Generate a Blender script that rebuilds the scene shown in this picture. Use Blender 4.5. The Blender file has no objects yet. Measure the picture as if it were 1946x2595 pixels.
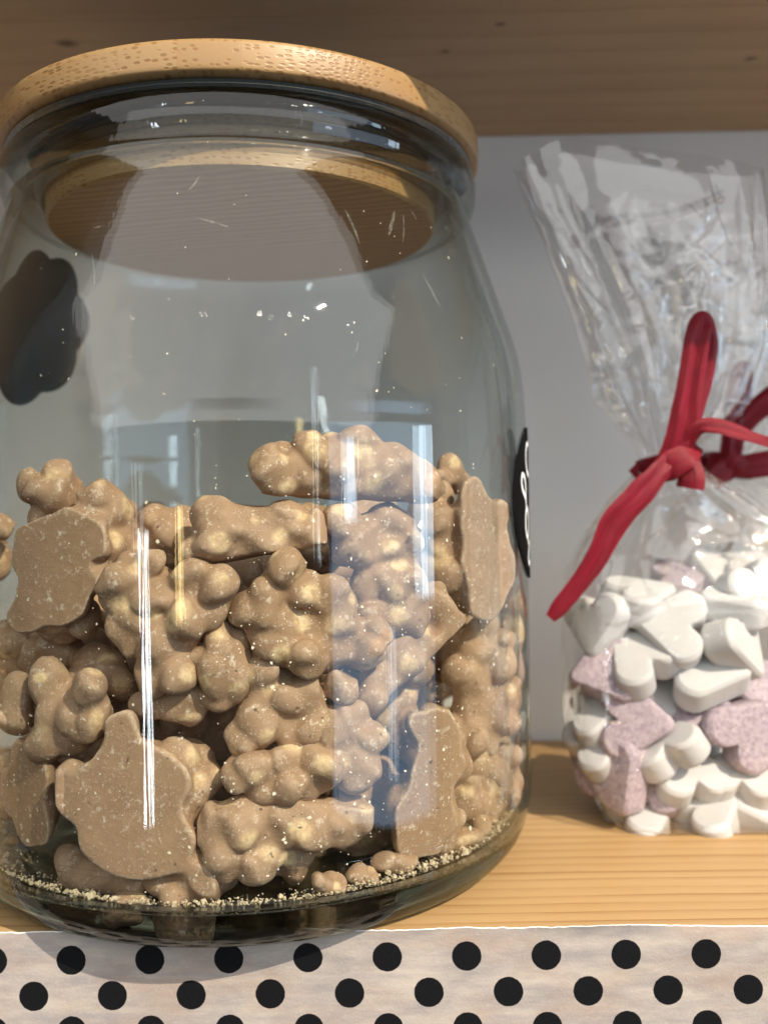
import bpy, bmesh, math, random
import numpy as np
from mathutils import Vector, Matrix, Euler, noise

S = bpy.context.scene
COL = S.collection
R = math.radians

# ------------------------------------------------------------------ camera, light, exposure
cam_d = bpy.data.cameras.new('camera'); cam = bpy.data.objects.new('camera', cam_d); COL.objects.link(cam)
S.camera = cam
cam_d.sensor_fit = 'HORIZONTAL'; cam_d.sensor_width = 36.0; cam_d.lens = 36.0*2400/1946
cam_d.clip_start = 0.005; cam_d.clip_end = 60
PITCH, ROLL, YAW = 0.003, -0.0164, -0.0131
_fw = Vector((math.sin(YAW)*math.cos(PITCH), math.cos(YAW)*math.cos(PITCH), math.sin(PITCH)))
_rt = Vector((math.cos(YAW), -math.sin(YAW), 0)); _up = _rt.cross(_fw)
_r2 = _rt*math.cos(ROLL)+_up*math.sin(ROLL); _u2 = -_rt*math.sin(ROLL)+_up*math.cos(ROLL)
_m = Matrix((_r2, _u2, -_fw)).transposed().to_4x4(); _m.translation = Vector((.0454, -.2932, .0999))
cam.matrix_world = _m
cam_d.dof.use_dof = True; cam_d.dof.focus_distance = .222; cam_d.dof.aperture_fstop = 15

S.view_settings.view_transform = 'Standard'; S.view_settings.look = 'None'
S.view_settings.exposure = 0.16; S.view_settings.gamma = 1.0
S.cycles.use_denoising = True
try: S.cycles.denoiser = 'OPENIMAGEDENOISE'
except Exception: pass
S.cycles.max_bounces = 14; S.cycles.diffuse_bounces = 4; S.cycles.glossy_bounces = 5
S.cycles.transmission_bounces = 10; S.cycles.transparent_max_bounces = 40
S.cycles.caustics_reflective = False; S.cycles.caustics_refractive = False
S.cycles.sample_clamp_indirect = 6.0

world = bpy.data.worlds.new('World'); S.world = world; world.use_nodes = True
wn = world.node_tree; wn.nodes.clear()
_o = wn.nodes.new('ShaderNodeOutputWorld'); _b = wn.nodes.new('ShaderNodeBackground')
_t = wn.nodes.new('ShaderNodeTexCoord'); _s = wn.nodes.new('ShaderNodeSeparateXYZ'); _r = wn.nodes.new('ShaderNodeValToRGB')
_mr = wn.nodes.new('ShaderNodeMapRange'); _mr.inputs[1].default_value = -1; _mr.inputs[2].default_value = 1
wn.links.new(_t.outputs['Generated'], _s.inputs[0]); wn.links.new(_s.outputs[2], _mr.inputs[0])
wn.links.new(_mr.outputs[0], _r.inputs[0]); wn.links.new(_r.outputs[0], _b.inputs[0]); wn.links.new(_b.outputs[0], _o.inputs[0])
_e = _r.color_ramp.elements                      # the dim shop: dark floor, paler walls and ceiling
_e[0].position = .0; _e[0].color = (.03, .028, .026, 1); _e[1].position = 1.0; _e[1].color = (.62, .61, .60, 1)
_x = _e.new(.44); _x.color = (.06, .06, .062, 1); _x = _e.new(.53); _x.color = (.105, .108, .115, 1); _x = _e.new(.75); _x.color = (.62, .61, .60, 1)
_b.inputs[1].default_value = 0.36

def look(o, frm, to):
    o.location = frm
    o.rotation_euler = (Vector(to)-Vector(frm)).to_track_quat('-Z', 'Y').to_euler()
def lamp(name, kind, frm, to, energy, color, **kw):
    d = bpy.data.lights.new(name, kind); d.energy = energy; d.color = color
    for k, v in kw.items(): setattr(d, k, v)
    o = bpy.data.objects.new(name, d); COL.objects.link(o); look(o, frm, to); return o
SUN_DIR = Vector((-.502, .578, -.643)).normalized()
_c = Vector((.05, 0, .1))
lamp('low_sunlight', 'SPOT', _c-SUN_DIR*5, _c, 1600, (1.0, .88, .71), spot_size=R(14), spot_blend=.1, shadow_soft_size=.022)
def window(name, az, dist, zc, w, h, L, color):
    # a bright pane seen from the shelf at azimuth az (degrees, + to the right of straight back)
    p = Vector((math.sin(R(az))*dist, -.08-math.cos(R(az))*dist, zc))
    d = lamp(name, 'AREA', p, (0, -.05, .1 if abs(zc-.1) < .4 else zc), L*math.pi*w*h, color, shape='RECTANGLE', size=w, size_y=h)
    d.rotation_euler = (Vector((0, -.08, zc))-p).to_track_quat('-Z', 'Y').to_euler()
    return d
window('door_gap', -30, 2.6, -.36, .045, .85, 26, (.86, .94, 1.0))
window('door_gap_pale', -32, 2.6, .10, .07, .34, 2.6, (.8, .92, 1.0))
window('shop_window', 60, 2.6, -.15, 2.0, 1.36, 1.8, (.46, .70, 1.0))
window('window_strip', 47, 2.4, .21, .13, .24, 8, (.72, .86, 1.0))
window('window_strip', 63, 2.4, -.42, .08, .42, 3.5, (.72, .86, 1.0))
window('window_strip', 79, 2.4, .16, .22, .56, 9, (.66, .84, 1.0))
window('window_strip', 34.5, 2.5, .42, .025, .9, 7, (.8, .92, 1.0))
window('warm_display', -17, 2.3, -.02, .10, .30, 9, (1.0, .72, .30))
lamp('added_fill_panel', 'AREA', (.25, -2.6, 2.2), (.1, -.05, .1), 1.5*math.pi*9*3.8, (1, .995, .985), shape='RECTANGLE', size=9, size_y=3.8)  # invented overhead fill, added to brighten the wall and veil the jar shoulder
for _i, (_az, _z) in enumerate([(-38, 1.42), (-9, 1.55), (14, 1.60), (19, 1.50), (27, 1.58), (33, 1.47), (52, 1.35)]):
    _p = Vector((math.sin(R(_az))*2.0, -math.cos(R(_az))*2.0, _z))
    lamp('ceiling_spot', 'AREA', _p, (0, -.08, .2), 120*math.pi*(.011+.006*(_i % 3))**2, (1, .92, .8), shape='DISK', size=2*(.011+.006*(_i % 3)))

# ------------------------------------------------------------------ helpers
def tag(o, label=None, cat=None, group=None, kind=None):
    if label: o['label'] = label
    if cat: o['category'] = cat
    if group: o['group'] = group
    if kind: o['kind'] = kind
    return o
def mesh_obj(name, verts, faces, m=None, parent=None, smooth=True):
    me = bpy.data.meshes.new(name); me.from_pydata([tuple(v) for v in verts], [], faces); me.update()
    return link(name, me, m, parent, smooth)
def link(name, me, m=None, parent=None, smooth=True):
    if m: me.materials.append(m)
    if smooth: me.polygons.foreach_set('use_smooth', [True]*len(me.polygons))
    o = bpy.data.objects.new(name, me); COL.objects.link(o)
    if parent: o.parent = parent
    return o
def empty(name, loc, label, cat, group=None):
    o = bpy.data.objects.new(name, None); COL.objects.link(o); o.location = loc; o.empty_display_size = .02
    return tag(o, label, cat, group)
def revolve(name, prof, m, parent=None, n=160, closed=True, smooth_angle=40):
    V, F = [], []
    k = len(prof)
    for i in range(n):
        a = 2*math.pi*i/n
        for r, z in prof: V.append((r*math.cos(a), r*math.sin(a), z))
    for i in range(n):
        j = (i+1) % n
        for q in range(k if closed else k-1):
            p = (q+1) % k
            F.append((i*k+q, j*k+q, j*k+p, i*k+p))
    o = mesh_obj(name, V, F, m, parent)
    bm = bmesh.new(); bm.from_mesh(o.data); bmesh.ops.remove_doubles(bm, verts=bm.verts, dist=1e-6)
    bmesh.ops.recalc_face_normals(bm, faces=bm.faces)
    for e in bm.edges:
        if len(e.link_faces) == 2 and e.calc_face_angle(0) > R(smooth_angle): e.smooth = False
    bm.to_mesh(o.data); bm.free()
    return o
def box_bm(bm, x0, x1, y0, y1, z0, z1):
    vs = [bm.verts.new((x, y, z)) for x in (x0, x1) for y in (y0, y1) for z in (z0, z1)]
    for f in ((0,1,3,2),(4,6,7,5),(0,4,5,1),(2,3,7,6),(0,2,6,4),(1,5,7,3)): bm.faces.new([vs[i] for i in f])
    return vs
def box(name, x0, x1, y0, y1, z0, z1, m, bevel=0.0):
    bm = bmesh.new(); box_bm(bm, x0, x1, y0, y1, z0, z1); bmesh.ops.recalc_face_normals(bm, faces=bm.faces)
    if bevel: bmesh.ops.bevel(bm, geom=list(bm.edges), offset=bevel, segments=3, affect='EDGES')
    me = bpy.data.meshes.new(name); bm.to_mesh(me); bm.free()
    return link(name, me, m, None, False)

# ------------------------------------------------------------------ materials
class N:
    """tiny node-graph helper"""
    def __init__(s, name):
        s.m = bpy.data.materials.new(name); s.m.use_nodes = True; s.t = s.m.node_tree; s.t.nodes.clear()
        s.out = s.t.nodes.new('ShaderNodeOutputMaterial')
    def n(s, typ, **kw):
        x = s.t.nodes.new('ShaderNode'+typ)
        for k, v in kw.items(): setattr(x, k, v)
        return x
    def put(s, inp, v):
        if isinstance(v, bpy.types.NodeSocket): s.t.links.new(v, inp)
        elif isinstance(v, bpy.types.Node): s.t.links.new(v.outputs[0], inp)
        elif v is not None:
            if inp.type == 'RGBA' and len(v) == 3: v = (*v, 1)
            inp.default_value = v
    def math(s, op, a, b=None, c=None, clamp=False):
        x = s.n('Math', operation=op, use_clamp=clamp)
        s.put(x.inputs[0], a)
        if b is not None: s.put(x.inputs[1], b)
        if c is not None: s.put(x.inputs[2], c)
        return x.outputs[0]
    def mix(s, f, a, b, blend='MIX'):
        x = s.n('Mix', data_type='RGBA', blend_type=blend)
        s.put(x.inputs[0], f); s.put(x.inputs[6], a); s.put(x.inputs[7], b); return x.outputs[2]
    def coord(s, kind='Object', scale=(1, 1, 1), loc=(0, 0, 0), rot=(0, 0, 0)):
        c = s.n('TexCoord'); mp = s.n('Mapping'); s.t.links.new(c.outputs[kind], mp.inputs[0])
        mp.inputs[1].default_value = loc; mp.inputs[2].default_value = rot; mp.inputs[3].default_value = scale
        return mp.outputs[0]
    def noise(s, vec, scale, detail=3, rough=.55, dist=0):
        x = s.n('TexNoise'); s.put(x.inputs['Vector'], vec); x.inputs['Scale'].default_value = scale
        x.inputs['Detail'].default_value = detail; x.inputs['Roughness'].default_value = rough; x.inputs['Distortion'].default_value = dist
        return x.outputs[0]
    def voro(s, vec, scale, rand=1.0, feature='F1'):
        x = s.n('TexVoronoi', feature=feature); s.put(x.inputs['Vector'], vec); x.inputs['Scale'].default_value = scale
        x.inputs['Randomness'].default_value = rand; return x
    def rng(s, v, a, b, c=0., d=1.):
        x = s.n('MapRange', clamp=True); s.put(x.inputs[0], v)
        for i, q in enumerate((a, b, c, d)): x.inputs[i+1].default_value = q
        return x.outputs[0]
    def bump(s, h, strength, dist=.001, normal=None):
        x = s.n('Bump'); s.put(x.inputs['Height'], h); s.put(x.inputs['Strength'], strength) if isinstance(strength, bpy.types.NodeSocket) else setattr(x.inputs['Strength'], 'default_value', strength); x.inputs['Distance'].default_value = dist
        if normal: s.put(x.inputs['Normal'], normal)
        return x.outputs[0]
    def bsdf(s, color, rough=.5, normal=None, **kw):
        p = s.n('BsdfPrincipled'); s.put(p.inputs['Base Color'], color); s.put(p.inputs['Roughness'], rough)
        if normal is not None: s.put(p.inputs['Normal'], normal)
        for k, v in kw.items(): s.put(p.inputs[k.replace('_', ' ')], v)
        s.t.links.new(p.outputs[0], s.out.inputs[0]); return s.m
    def thin(s, tint_face, tint_edge, rough, normal=None, f0=.04, extra=None, power=3.0):
        """a thin clear sheet: lets light straight through, mirrors more at a grazing angle"""
        lw = s.n('LayerWeight'); lw.inputs[0].default_value = .5
        if normal is not None: s.put(lw.inputs['Normal'], normal)
        fac = lw.outputs['Facing']
        fr = s.math('ADD', s.math('MULTIPLY', s.math('POWER', fac, 5.0), .96-f0), f0, clamp=True)
        tr = s.n('BsdfTransparent'); lw2 = s.n('LayerWeight'); lw2.inputs[0].default_value = .5
        s.put(tr.inputs[0], s.mix(s.math('POWER', lw2.outputs['Facing'], power), tint_face, tint_edge))
        gl = s.n('BsdfGlossy'); gl.inputs['Roughness'].default_value = rough; gl.inputs['Color'].default_value = (1, 1, 1, 1)
        if normal is not None: s.put(gl.inputs['Normal'], normal)
        mx = s.n('MixShader'); s.put(mx.inputs[0], fr); s.t.links.new(tr.outputs[0], mx.inputs[1]); s.t.links.new(gl.outputs[0], mx.inputs[2])
        res = mx
        if extra:
            fac2, col = extra
            df = s.n('BsdfDiffuse'); s.put(df.inputs[0], col); m2 = s.n('MixShader'); s.put(m2.inputs[0], fac2)
            s.t.links.new(mx.outputs[0], m2.inputs[1]); s.t.links.new(df.outputs[0], m2.inputs[2]); res = m2
        s.t.links.new(res.outputs[0], s.out.inputs[0]); return s.m

def mat_pine(name, light, dark, line, lines=360, knots=(), rough=.55, lineamt=.55):
    g = N(name)
    warp = g.noise(g.coord(scale=(4, 14, 14)), 1.0, 3)
    c = g.coord(scale=(1.2, 1, 1)); sx = g.n('SeparateXYZ'); g.put(sx.inputs[0], c)
    yy = g.math('ADD', g.math('ADD', sx.outputs[1], g.math('MULTIPLY', sx.outputs[2], .35)), g.math('MULTIPLY', warp, .013))
    for kx, ky, kr in knots:       # grain bends round the knots
        dx = g.math('SUBTRACT', sx.outputs[0], kx*1.2); dy = g.math('SUBTRACT', sx.outputs[1], ky)
        d2 = g.math('ADD', g.math('MULTIPLY', g.math('MULTIPLY', dx, dx), .12), g.math('MULTIPLY', dy, dy))
        yy = g.math('ADD', yy, g.math('DIVIDE', kr*kr*.9, g.math('ADD', g.math('SQRT', d2), kr*.5)))
    w = g.n('TexWave', wave_type='BANDS', bands_direction='Y', wave_profile='SAW')
    cb = g.n('CombineXYZ'); g.put(cb.inputs[0], g.math('MULTIPLY', sx.outputs[0], .02)); g.put(cb.inputs[1], yy)
    g.put(w.inputs['Vector'], cb.outputs[0]); w.inputs['Scale'].default_value = lines/20; w.inputs['Distortion'].default_value = 1.5
    w.inputs['Detail'].default_value = 2; w.inputs['Detail Scale'].default_value = 3
    fine = g.noise(g.coord(scale=(14, 900, 900)), 1.0, 3, .6)
    pores = g.noise(g.coord(scale=(60, 2600, 2600)), 1.0, 2, .6)
    blot = g.noise(g.coord(scale=(6, 24, 24)), 1.0, 3)
    ln = g.math('MULTIPLY', g.math('MULTIPLY', g.math('POWER', w.outputs['Fac'], 4.0), g.rng(fine, .25, .7, .5, 1.0)), g.rng(g.noise(g.coord(scale=(5, 130, 130)), 1.0, 3), .32, .62, .25, 1.15))
    col = g.mix(g.rng(blot, .3, .7), light, dark)
    col = g.mix(g.math('MULTIPLY', ln, lineamt), col, line)
    col = g.mix(g.rng(pores, .56, .75, 0, .35), col, line)
    for kx, ky, kr in knots:
        dx = g.math('SUBTRACT', sx.outputs[0], kx*1.2); dy = g.math('SUBTRACT', sx.outputs[1], ky)
        d = g.math('SQRT', g.math('ADD', g.math('MULTIPLY', g.math('MULTIPLY', dx, dx), .35), g.math('MULTIPLY', dy, dy)))
        d = g.math('ADD', d, g.math('MULTIPLY', g.math('SUBTRACT', fine, .5), kr*.8))
        col = g.mix(g.rng(d, kr*.25, kr*1.0, .85, 0), col, (.06, .025, .008))
    nm = g.bump(g.math('ADD', g.math('MULTIPLY', ln, -.6), pores), .25, .0004)
    return g.bsdf(col, g.rng(fine, .2, .8, rough-.1, rough+.1), nm)

M = {}
M['shelf'] = mat_pine('pine_shelf', (.51, .335, .156), (.44, .27, .112), (.26, .115, .032), 1150, lineamt=1.0)
M['upper'] = mat_pine('pine_upper', (.47, .345, .215), (.37, .265, .16), (.23, .15, .085), 420,
                      knots=((-.066, .033, .0034), (.0655, .0448, .0016), (.178, .0554, .0022), (.0832, .0268, .0015)), lineamt=.5)
g = N('wall_paint')
_n = g.noise(g.coord(scale=(7, 7, 4)), 1.0, 4, .5); _n2 = g.noise(g.coord(scale=(240, 240, 240)), 1.0, 3)
M['wall'] = g.bsdf(g.mix(g.rng(_n, .3, .7), (.885, .895, .87), (.835, .85, .835)), .75, g.bump(_n2, .25, .0006))

g = N('dotted_paper')   # whitewashed plank print with black dots, two staggered rows
sx = g.n('SeparateXYZ'); g.put(sx.inputs[0], g.coord())
def dots(x0, z0):
    fx = g.math('SUBTRACT', g.math('FRACT', g.math('DIVIDE', g.math('SUBTRACT', sx.outputs[0], x0-.00953), .01906)), .5)
    fz = g.math('SUBTRACT', g.math('FRACT', g.math('DIVIDE', g.math('SUBTRACT', sx.outputs[2], z0-.0085), .0170)), .5)
    fx = g.math('MULTIPLY', fx, .01906); fz = g.math('MULTIPLY', fz, .0170)
    return g.math('SQRT', g.math('ADD', g.math('MULTIPLY', fx, fx), g.math('MULTIPLY', fz, fz)))
dd = g.math('MINIMUM', dots(-.0348, -.0064), dots(-.0440, -.0150))
wob = g.math('MULTIPLY', g.math('SUBTRACT', g.noise(g.coord(), 900, 2), .5), .00025)
dd = g.math('ADD', dd, g.rng(sx.outputs[2], -.0025, -.0018, 0, .01))
ink = g.rng(g.math('ADD', dd, wob), .00345, .00362, 1, 0)
_p1 = g.noise(g.coord(scale=(55, 30, 210)), 1.0, 5, .65); _p2 = g.noise(g.coord(scale=(30, 30, 60), loc=(3, 0, 1)), 1.0, 4, .6)
_p3 = g.noise(g.coord(scale=(18, 1, 420)), 1.0, 3, .6); _p4 = g.noise(g.coord(), 1500, 3, .7)
col = g.mix(g.rng(_p1, .35, .65), (.46, .40, .345), (.30, .265, .255))
col = g.mix(g.rng(_p2, .48, .68, 0, .7), col, (.33, .235, .185))
col = g.mix(g.rng(_p3, .55, .72, 0, .45), col, (.29, .26, .265))
col = g.mix(g.rng(_p4, .55, .75, 0, .25), col, (.58, .55, .50))
col = g.mix(ink, col, g.mix(_p4, (.004, .004, .005), (.009, .009, .010)))
M['paper'] = g.bsdf(col, g.rng(ink, 0, 1, .65, .75), g.bump(g.math('ADD', _p4, _p1), .25, .0003), Specular_IOR_Level=.1)
g = N('torn_paper_core'); M['torn'] = g.bsdf((.80, .77, .72), .9)

g = N('bamboo')
c = g.coord(); sx = g.n('SeparateXYZ'); g.put(sx.inputs[0], c)
strip = g.math('FLOOR', g.math('DIVIDE', g.math('ADD', sx.outputs[0], .0043), .0149))
wn_ = g.n('TexWhiteNoise', noise_dimensions='1D'); g.put(wn_.inputs['W'], strip); rs = wn_.outputs['Value']; rc = wn_.outputs['Color']
rsx = g.n('SeparateXYZ'); g.put(rsx.inputs[0], rc)
mp = g.n('CombineXYZ')
g.put(mp.inputs[0], g.math('ADD', g.math('MULTIPLY', sx.outputs[0], g.rng(rsx.outputs[0], 0, 1, 360, 620)), g.math('MULTIPLY', rs, 37)))
g.put(mp.inputs[1], g.math('MULTIPLY', sx.outputs[1], 42)); g.put(mp.inputs[2], g.math('ADD', g.math('MULTIPLY', sx.outputs[2], g.rng(rsx.outputs[1], 0, 1, 780, 1150)), g.math('MULTIPLY', rs, 11)))
vr = g.voro(mp.outputs[0], 1.0, .6); dist = vr.outputs['Distance']
grainn = g.noise(g.coord(scale=(900, 30, 900)), 1.0, 3)
dotm = g.math('MULTIPLY', g.rng(dist, .24, .42, 1, 0), g.rng(rsx.outputs[2], 0, 1, .45, .95))
col = g.mix(rs, (.37, .237, .104), (.305, .178, .069)); col = g.mix(g.rng(grainn, .35, .75, 0, .4), col, (.33, .18, .07))
col = g.mix(dotm, col, (.24, .115, .038))
seam = g.math('ABSOLUTE', g.math('SUBTRACT', g.math('FRACT', g.math('DIVIDE', g.math('ADD', sx.outputs[0], .0043), .0149)), .0))
col = g.mix(g.rng(seam, .0, .018, .6, 0), col, (.30, .15, .05))
M['bamboo'] = g.bsdf(col, .42, g.bump(g.math('MULTIPLY', dotm, -1), .3, .0003))

g = N('plug_underside')
_w = g.n('TexWave', wave_type='BANDS', bands_direction='Y'); g.put(_w.inputs['Vector'], g.coord(scale=(.35, 1, 1), rot=(0, 0, .5)))
_w.inputs['Scale'].default_value = 90; _w.inputs['Distortion'].default_value = 5; _w.inputs['Detail'].default_value = 3; _w.inputs['Detail Scale'].default_value = 1.2
M['plug'] = g.bsdf(g.mix(_w.outputs['Fac'], (.46, .30, .155), (.34, .205, .095)), .5)

g = N('jar_glass')
_v = g.noise(g.coord(scale=(260, 260, 9)), 1.0, 3, .6); _v2 = g.noise(g.coord(scale=(22, 22, 10)), 1.0, 2)
M['glass'] = g.thin((.932, .948, .938), (.42, .50, .46), .012, g.bump(g.math('ADD', g.math('MULTIPLY', _v, .35), _v2), .11, .0012), power=4.0)
g = N('solid_glass')
gl = g.n('BsdfGlass'); gl.inputs['Color'].default_value = (.90, .93, .90, 1); gl.inputs['Roughness'].default_value = .004; gl.inputs['IOR'].default_value = 1.5
g.put(gl.inputs['Normal'], g.bump(g.noise(g.coord(scale=(120, 120, 60)), 1.0, 2), .12, .0008))
va = g.n('VolumeAbsorption'); va.inputs['Color'].default_value = (.34, .40, .34, 1); va.inputs['Density'].default_value = 7
tr = g.n('BsdfTransparent'); tr.inputs[0].default_value = (.90, .93, .90, 1); mx = g.n('MixShader'); mx.inputs[0].default_value = .28
g.t.links.new(gl.outputs[0], mx.inputs[1]); g.t.links.new(tr.outputs[0], mx.inputs[2]); g.t.links.new(mx.outputs[0], g.out.inputs[0]); g.t.links.new(va.outputs[0], g.out.inputs[1]); M['solid'] = g.m
g = N('clear_silicone'); M['seal'] = g.thin((.80, .77, .72), (.30, .28, .25), .12, g.bump(g.noise(g.coord(scale=(500, 500, 40)), 1.0, 3), .4, .0008))
M['rim'] = None
g = N('rim_glass')
M['rim'] = g.thin((.95, .965, .955), (.20, .26, .23), .015, g.bump(g.noise(g.coord(scale=(200, 200, 30)), 1.0, 2), .15, .001), power=2.2)
g = N('gasket_silicone')
gl = g.n('BsdfPrincipled'); gl.inputs['Base Color'].default_value = (.10, .105, .10, 1); gl.inputs['Roughness'].default_value = .12
gl.inputs['Transmission Weight'].default_value = .35
g.put(gl.inputs['Normal'], g.bump(g.noise(g.coord(scale=(500, 500, 40)), 1.0, 3), .5, .0008)); g.t.links.new(gl.outputs[0], g.out.inputs[0]); M['gasket'] = g.m
g = N('chalkboard_film'); M['label'] = g.bsdf(g.mix(g.noise(g.coord(), 300, 4), (.003, .0028, .003), (.006, .0056, .0058)), .8, Specular_IOR_Level=.05)
g = N('chalk_marker'); M['chalk'] = g.bsdf((.85, .87, .88), .6)

g = N('milk_chocolate')
oi = g.n('ObjectInfo'); c = g.coord()
at = g.n('Attribute', attribute_name='nut'); nut = at.outputs['Fac']
sh = g.n('VectorMath', operation='ADD'); g.put(sh.inputs[0], c); g.put(sh.inputs[1], oi.outputs['Random'])
n1 = g.noise(sh.outputs[0], 170, 4, .6); n2 = g.noise(sh.outputs[0], 900, 4, .65); n3 = g.noise(sh.outputs[0], 420, 5, .7); n4 = g.noise(sh.outputs[0], 2600, 2, .6)
col = g.mix(g.rng(n1, .3, .7), (.42, .268, .168), (.315, .195, .116))
col = g.mix(g.rng(oi.outputs['Random'], 0, 1, 0, .6), col, (.30, .175, .09))
col = g.mix(g.math('MULTIPLY', g.rng(nut, .30, .62), g.rng(n3, .36, .56, .25, .9)), col, (.72, .52, .29))
geo = g.n('NewGeometry')
col = g.mix(g.math('MULTIPLY', g.rng(geo.outputs['Pointiness'], .508, .575), g.rng(n2, .36, .60, .10, .75)), col, (.70, .56, .42))
col = g.mix(g.math('MULTIPLY', g.rng(n3, .52, .66), g.rng(n2, .48, .60, 0, .85)), col, (.72, .60, .47))
col = g.mix(g.math('MULTIPLY', g.rng(n4, .60, .68, 0, .6), g.rng(n1, .45, .62)), col, (.74, .64, .52))
col = g.mix(g.rng(g.voro(sh.outputs[0], 95).outputs['Distance'], .035, .06, .7, 0), col, (.10, .045, .02))
bmp = g.bump(g.math('ADD', g.math('MULTIPLY', n3, .7), g.math('MULTIPLY', n2, .2)), .45, .0008)
M['choc'] = g.bsdf(col, g.rng(n2, .3, .7, .52, .74), bmp, Subsurface_Weight=.12, Subsurface_Radius=(.004, .002, .001), Subsurface_Scale=.5, Specular_IOR_Level=.3)
g = N('nut_crumb'); M['crumb'] = g.bsdf(g.mix(g.noise(g.coord(), 400, 2), (.58, .43, .26), (.72, .61, .45)), .8)
g = N('nut_dust'); M['dust'] = g.bsdf((.82, .72, .57), .85)

def mat_heart(name, a, b, spot, amt, rim):
    g = N(name); oi = g.n('ObjectInfo'); sh = g.n('VectorMath', operation='ADD'); g.put(sh.inputs[0], g.coord()); g.put(sh.inputs[1], oi.outputs['Random'])
    n1 = g.noise(sh.outputs[0], 140, 3); n2 = g.noise(sh.outputs[0], 1300, 3, .7); n3 = g.noise(sh.outputs[0], 620, 4, .7)
    col = g.mix(g.rng(n1, .3, .7), a, b); col = g.mix(g.rng(oi.outputs['Random'], 0, 1, 0, .5), col, b)
    col = g.mix(g.math('MULTIPLY', g.rng(n3, .44, .66), amt), col, spot)
    col = g.mix(g.math('MULTIPLY', g.rng(n2, .55, .72), amt), col, rim)
    geo = g.n('NewGeometry'); col = g.mix(g.rng(geo.outputs['Pointiness'], .52, .60, 0, .4), col, rim)
    return g.bsdf(col, .62, g.bump(g.math('ADD', n2, g.math('MULTIPLY', n1, .5)), .3, .0004), Subsurface_Weight=.15, Subsurface_Radius=(.005, .004, .003), Subsurface_Scale=.6)
M['white'] = mat_heart('white_sugar', (.55, .555, .555), (.535, .53, .515), (.52, .505, .48), .4, (.65, .65, .645))
M['lilac'] = mat_heart('lilac_sugar', (.46, .385, .41), (.41, .335, .37), (.235, .17, .22), .85, (.62, .55, .56))

g = N('cellophane')
_zz = g.n('SeparateXYZ'); g.put(_zz.inputs[0], g.coord()); _c = g.voro(g.coord(), 70); _n = g.noise(g.coord(), 45, 2, .5, 1.0); _n3 = g.noise(g.coord(scale=(1.6, 1.6, .5)), 300, 2, .6, 1.0)
nm = g.bump(g.math('ADD', g.math('ADD', g.math('MULTIPLY', _c.outputs['Distance'], .5), _n), g.math('MULTIPLY', _n3, .10)), g.rng(_zz.outputs[2], .15, .20, .30, .05), .004)
M['film'] = g.thin((.978, .976, .973), (.74, .72, .70), .025, nm, f0=.068, extra=(.006, (.9, .9, .92)))

g = N('red_ribbon')
uv = g.n('UVMap'); mp = g.n('Mapping'); g.t.links.new(uv.outputs[0], mp.inputs[0]); mp.inputs[3].default_value = (.8, 26, 1)
mp2 = g.n('Mapping'); g.t.links.new(uv.outputs[0], mp2.inputs[0]); mp2.inputs[3].default_value = (5, 60, 1)
f1 = g.noise(mp.outputs[0], 1.0, 4, .6); f2 = g.noise(mp2.outputs[0], 1.0, 3, .6)
col = g.mix(g.rng(f1, .3, .7), (.27, .006, .020), (.10, .002, .007))
M['red'] = g.bsdf(col, .45, g.bump(g.math('ADD', f1, g.math('MULTIPLY', f2, .6)), .45, .0005), Specular_IOR_Level=.28)
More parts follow.
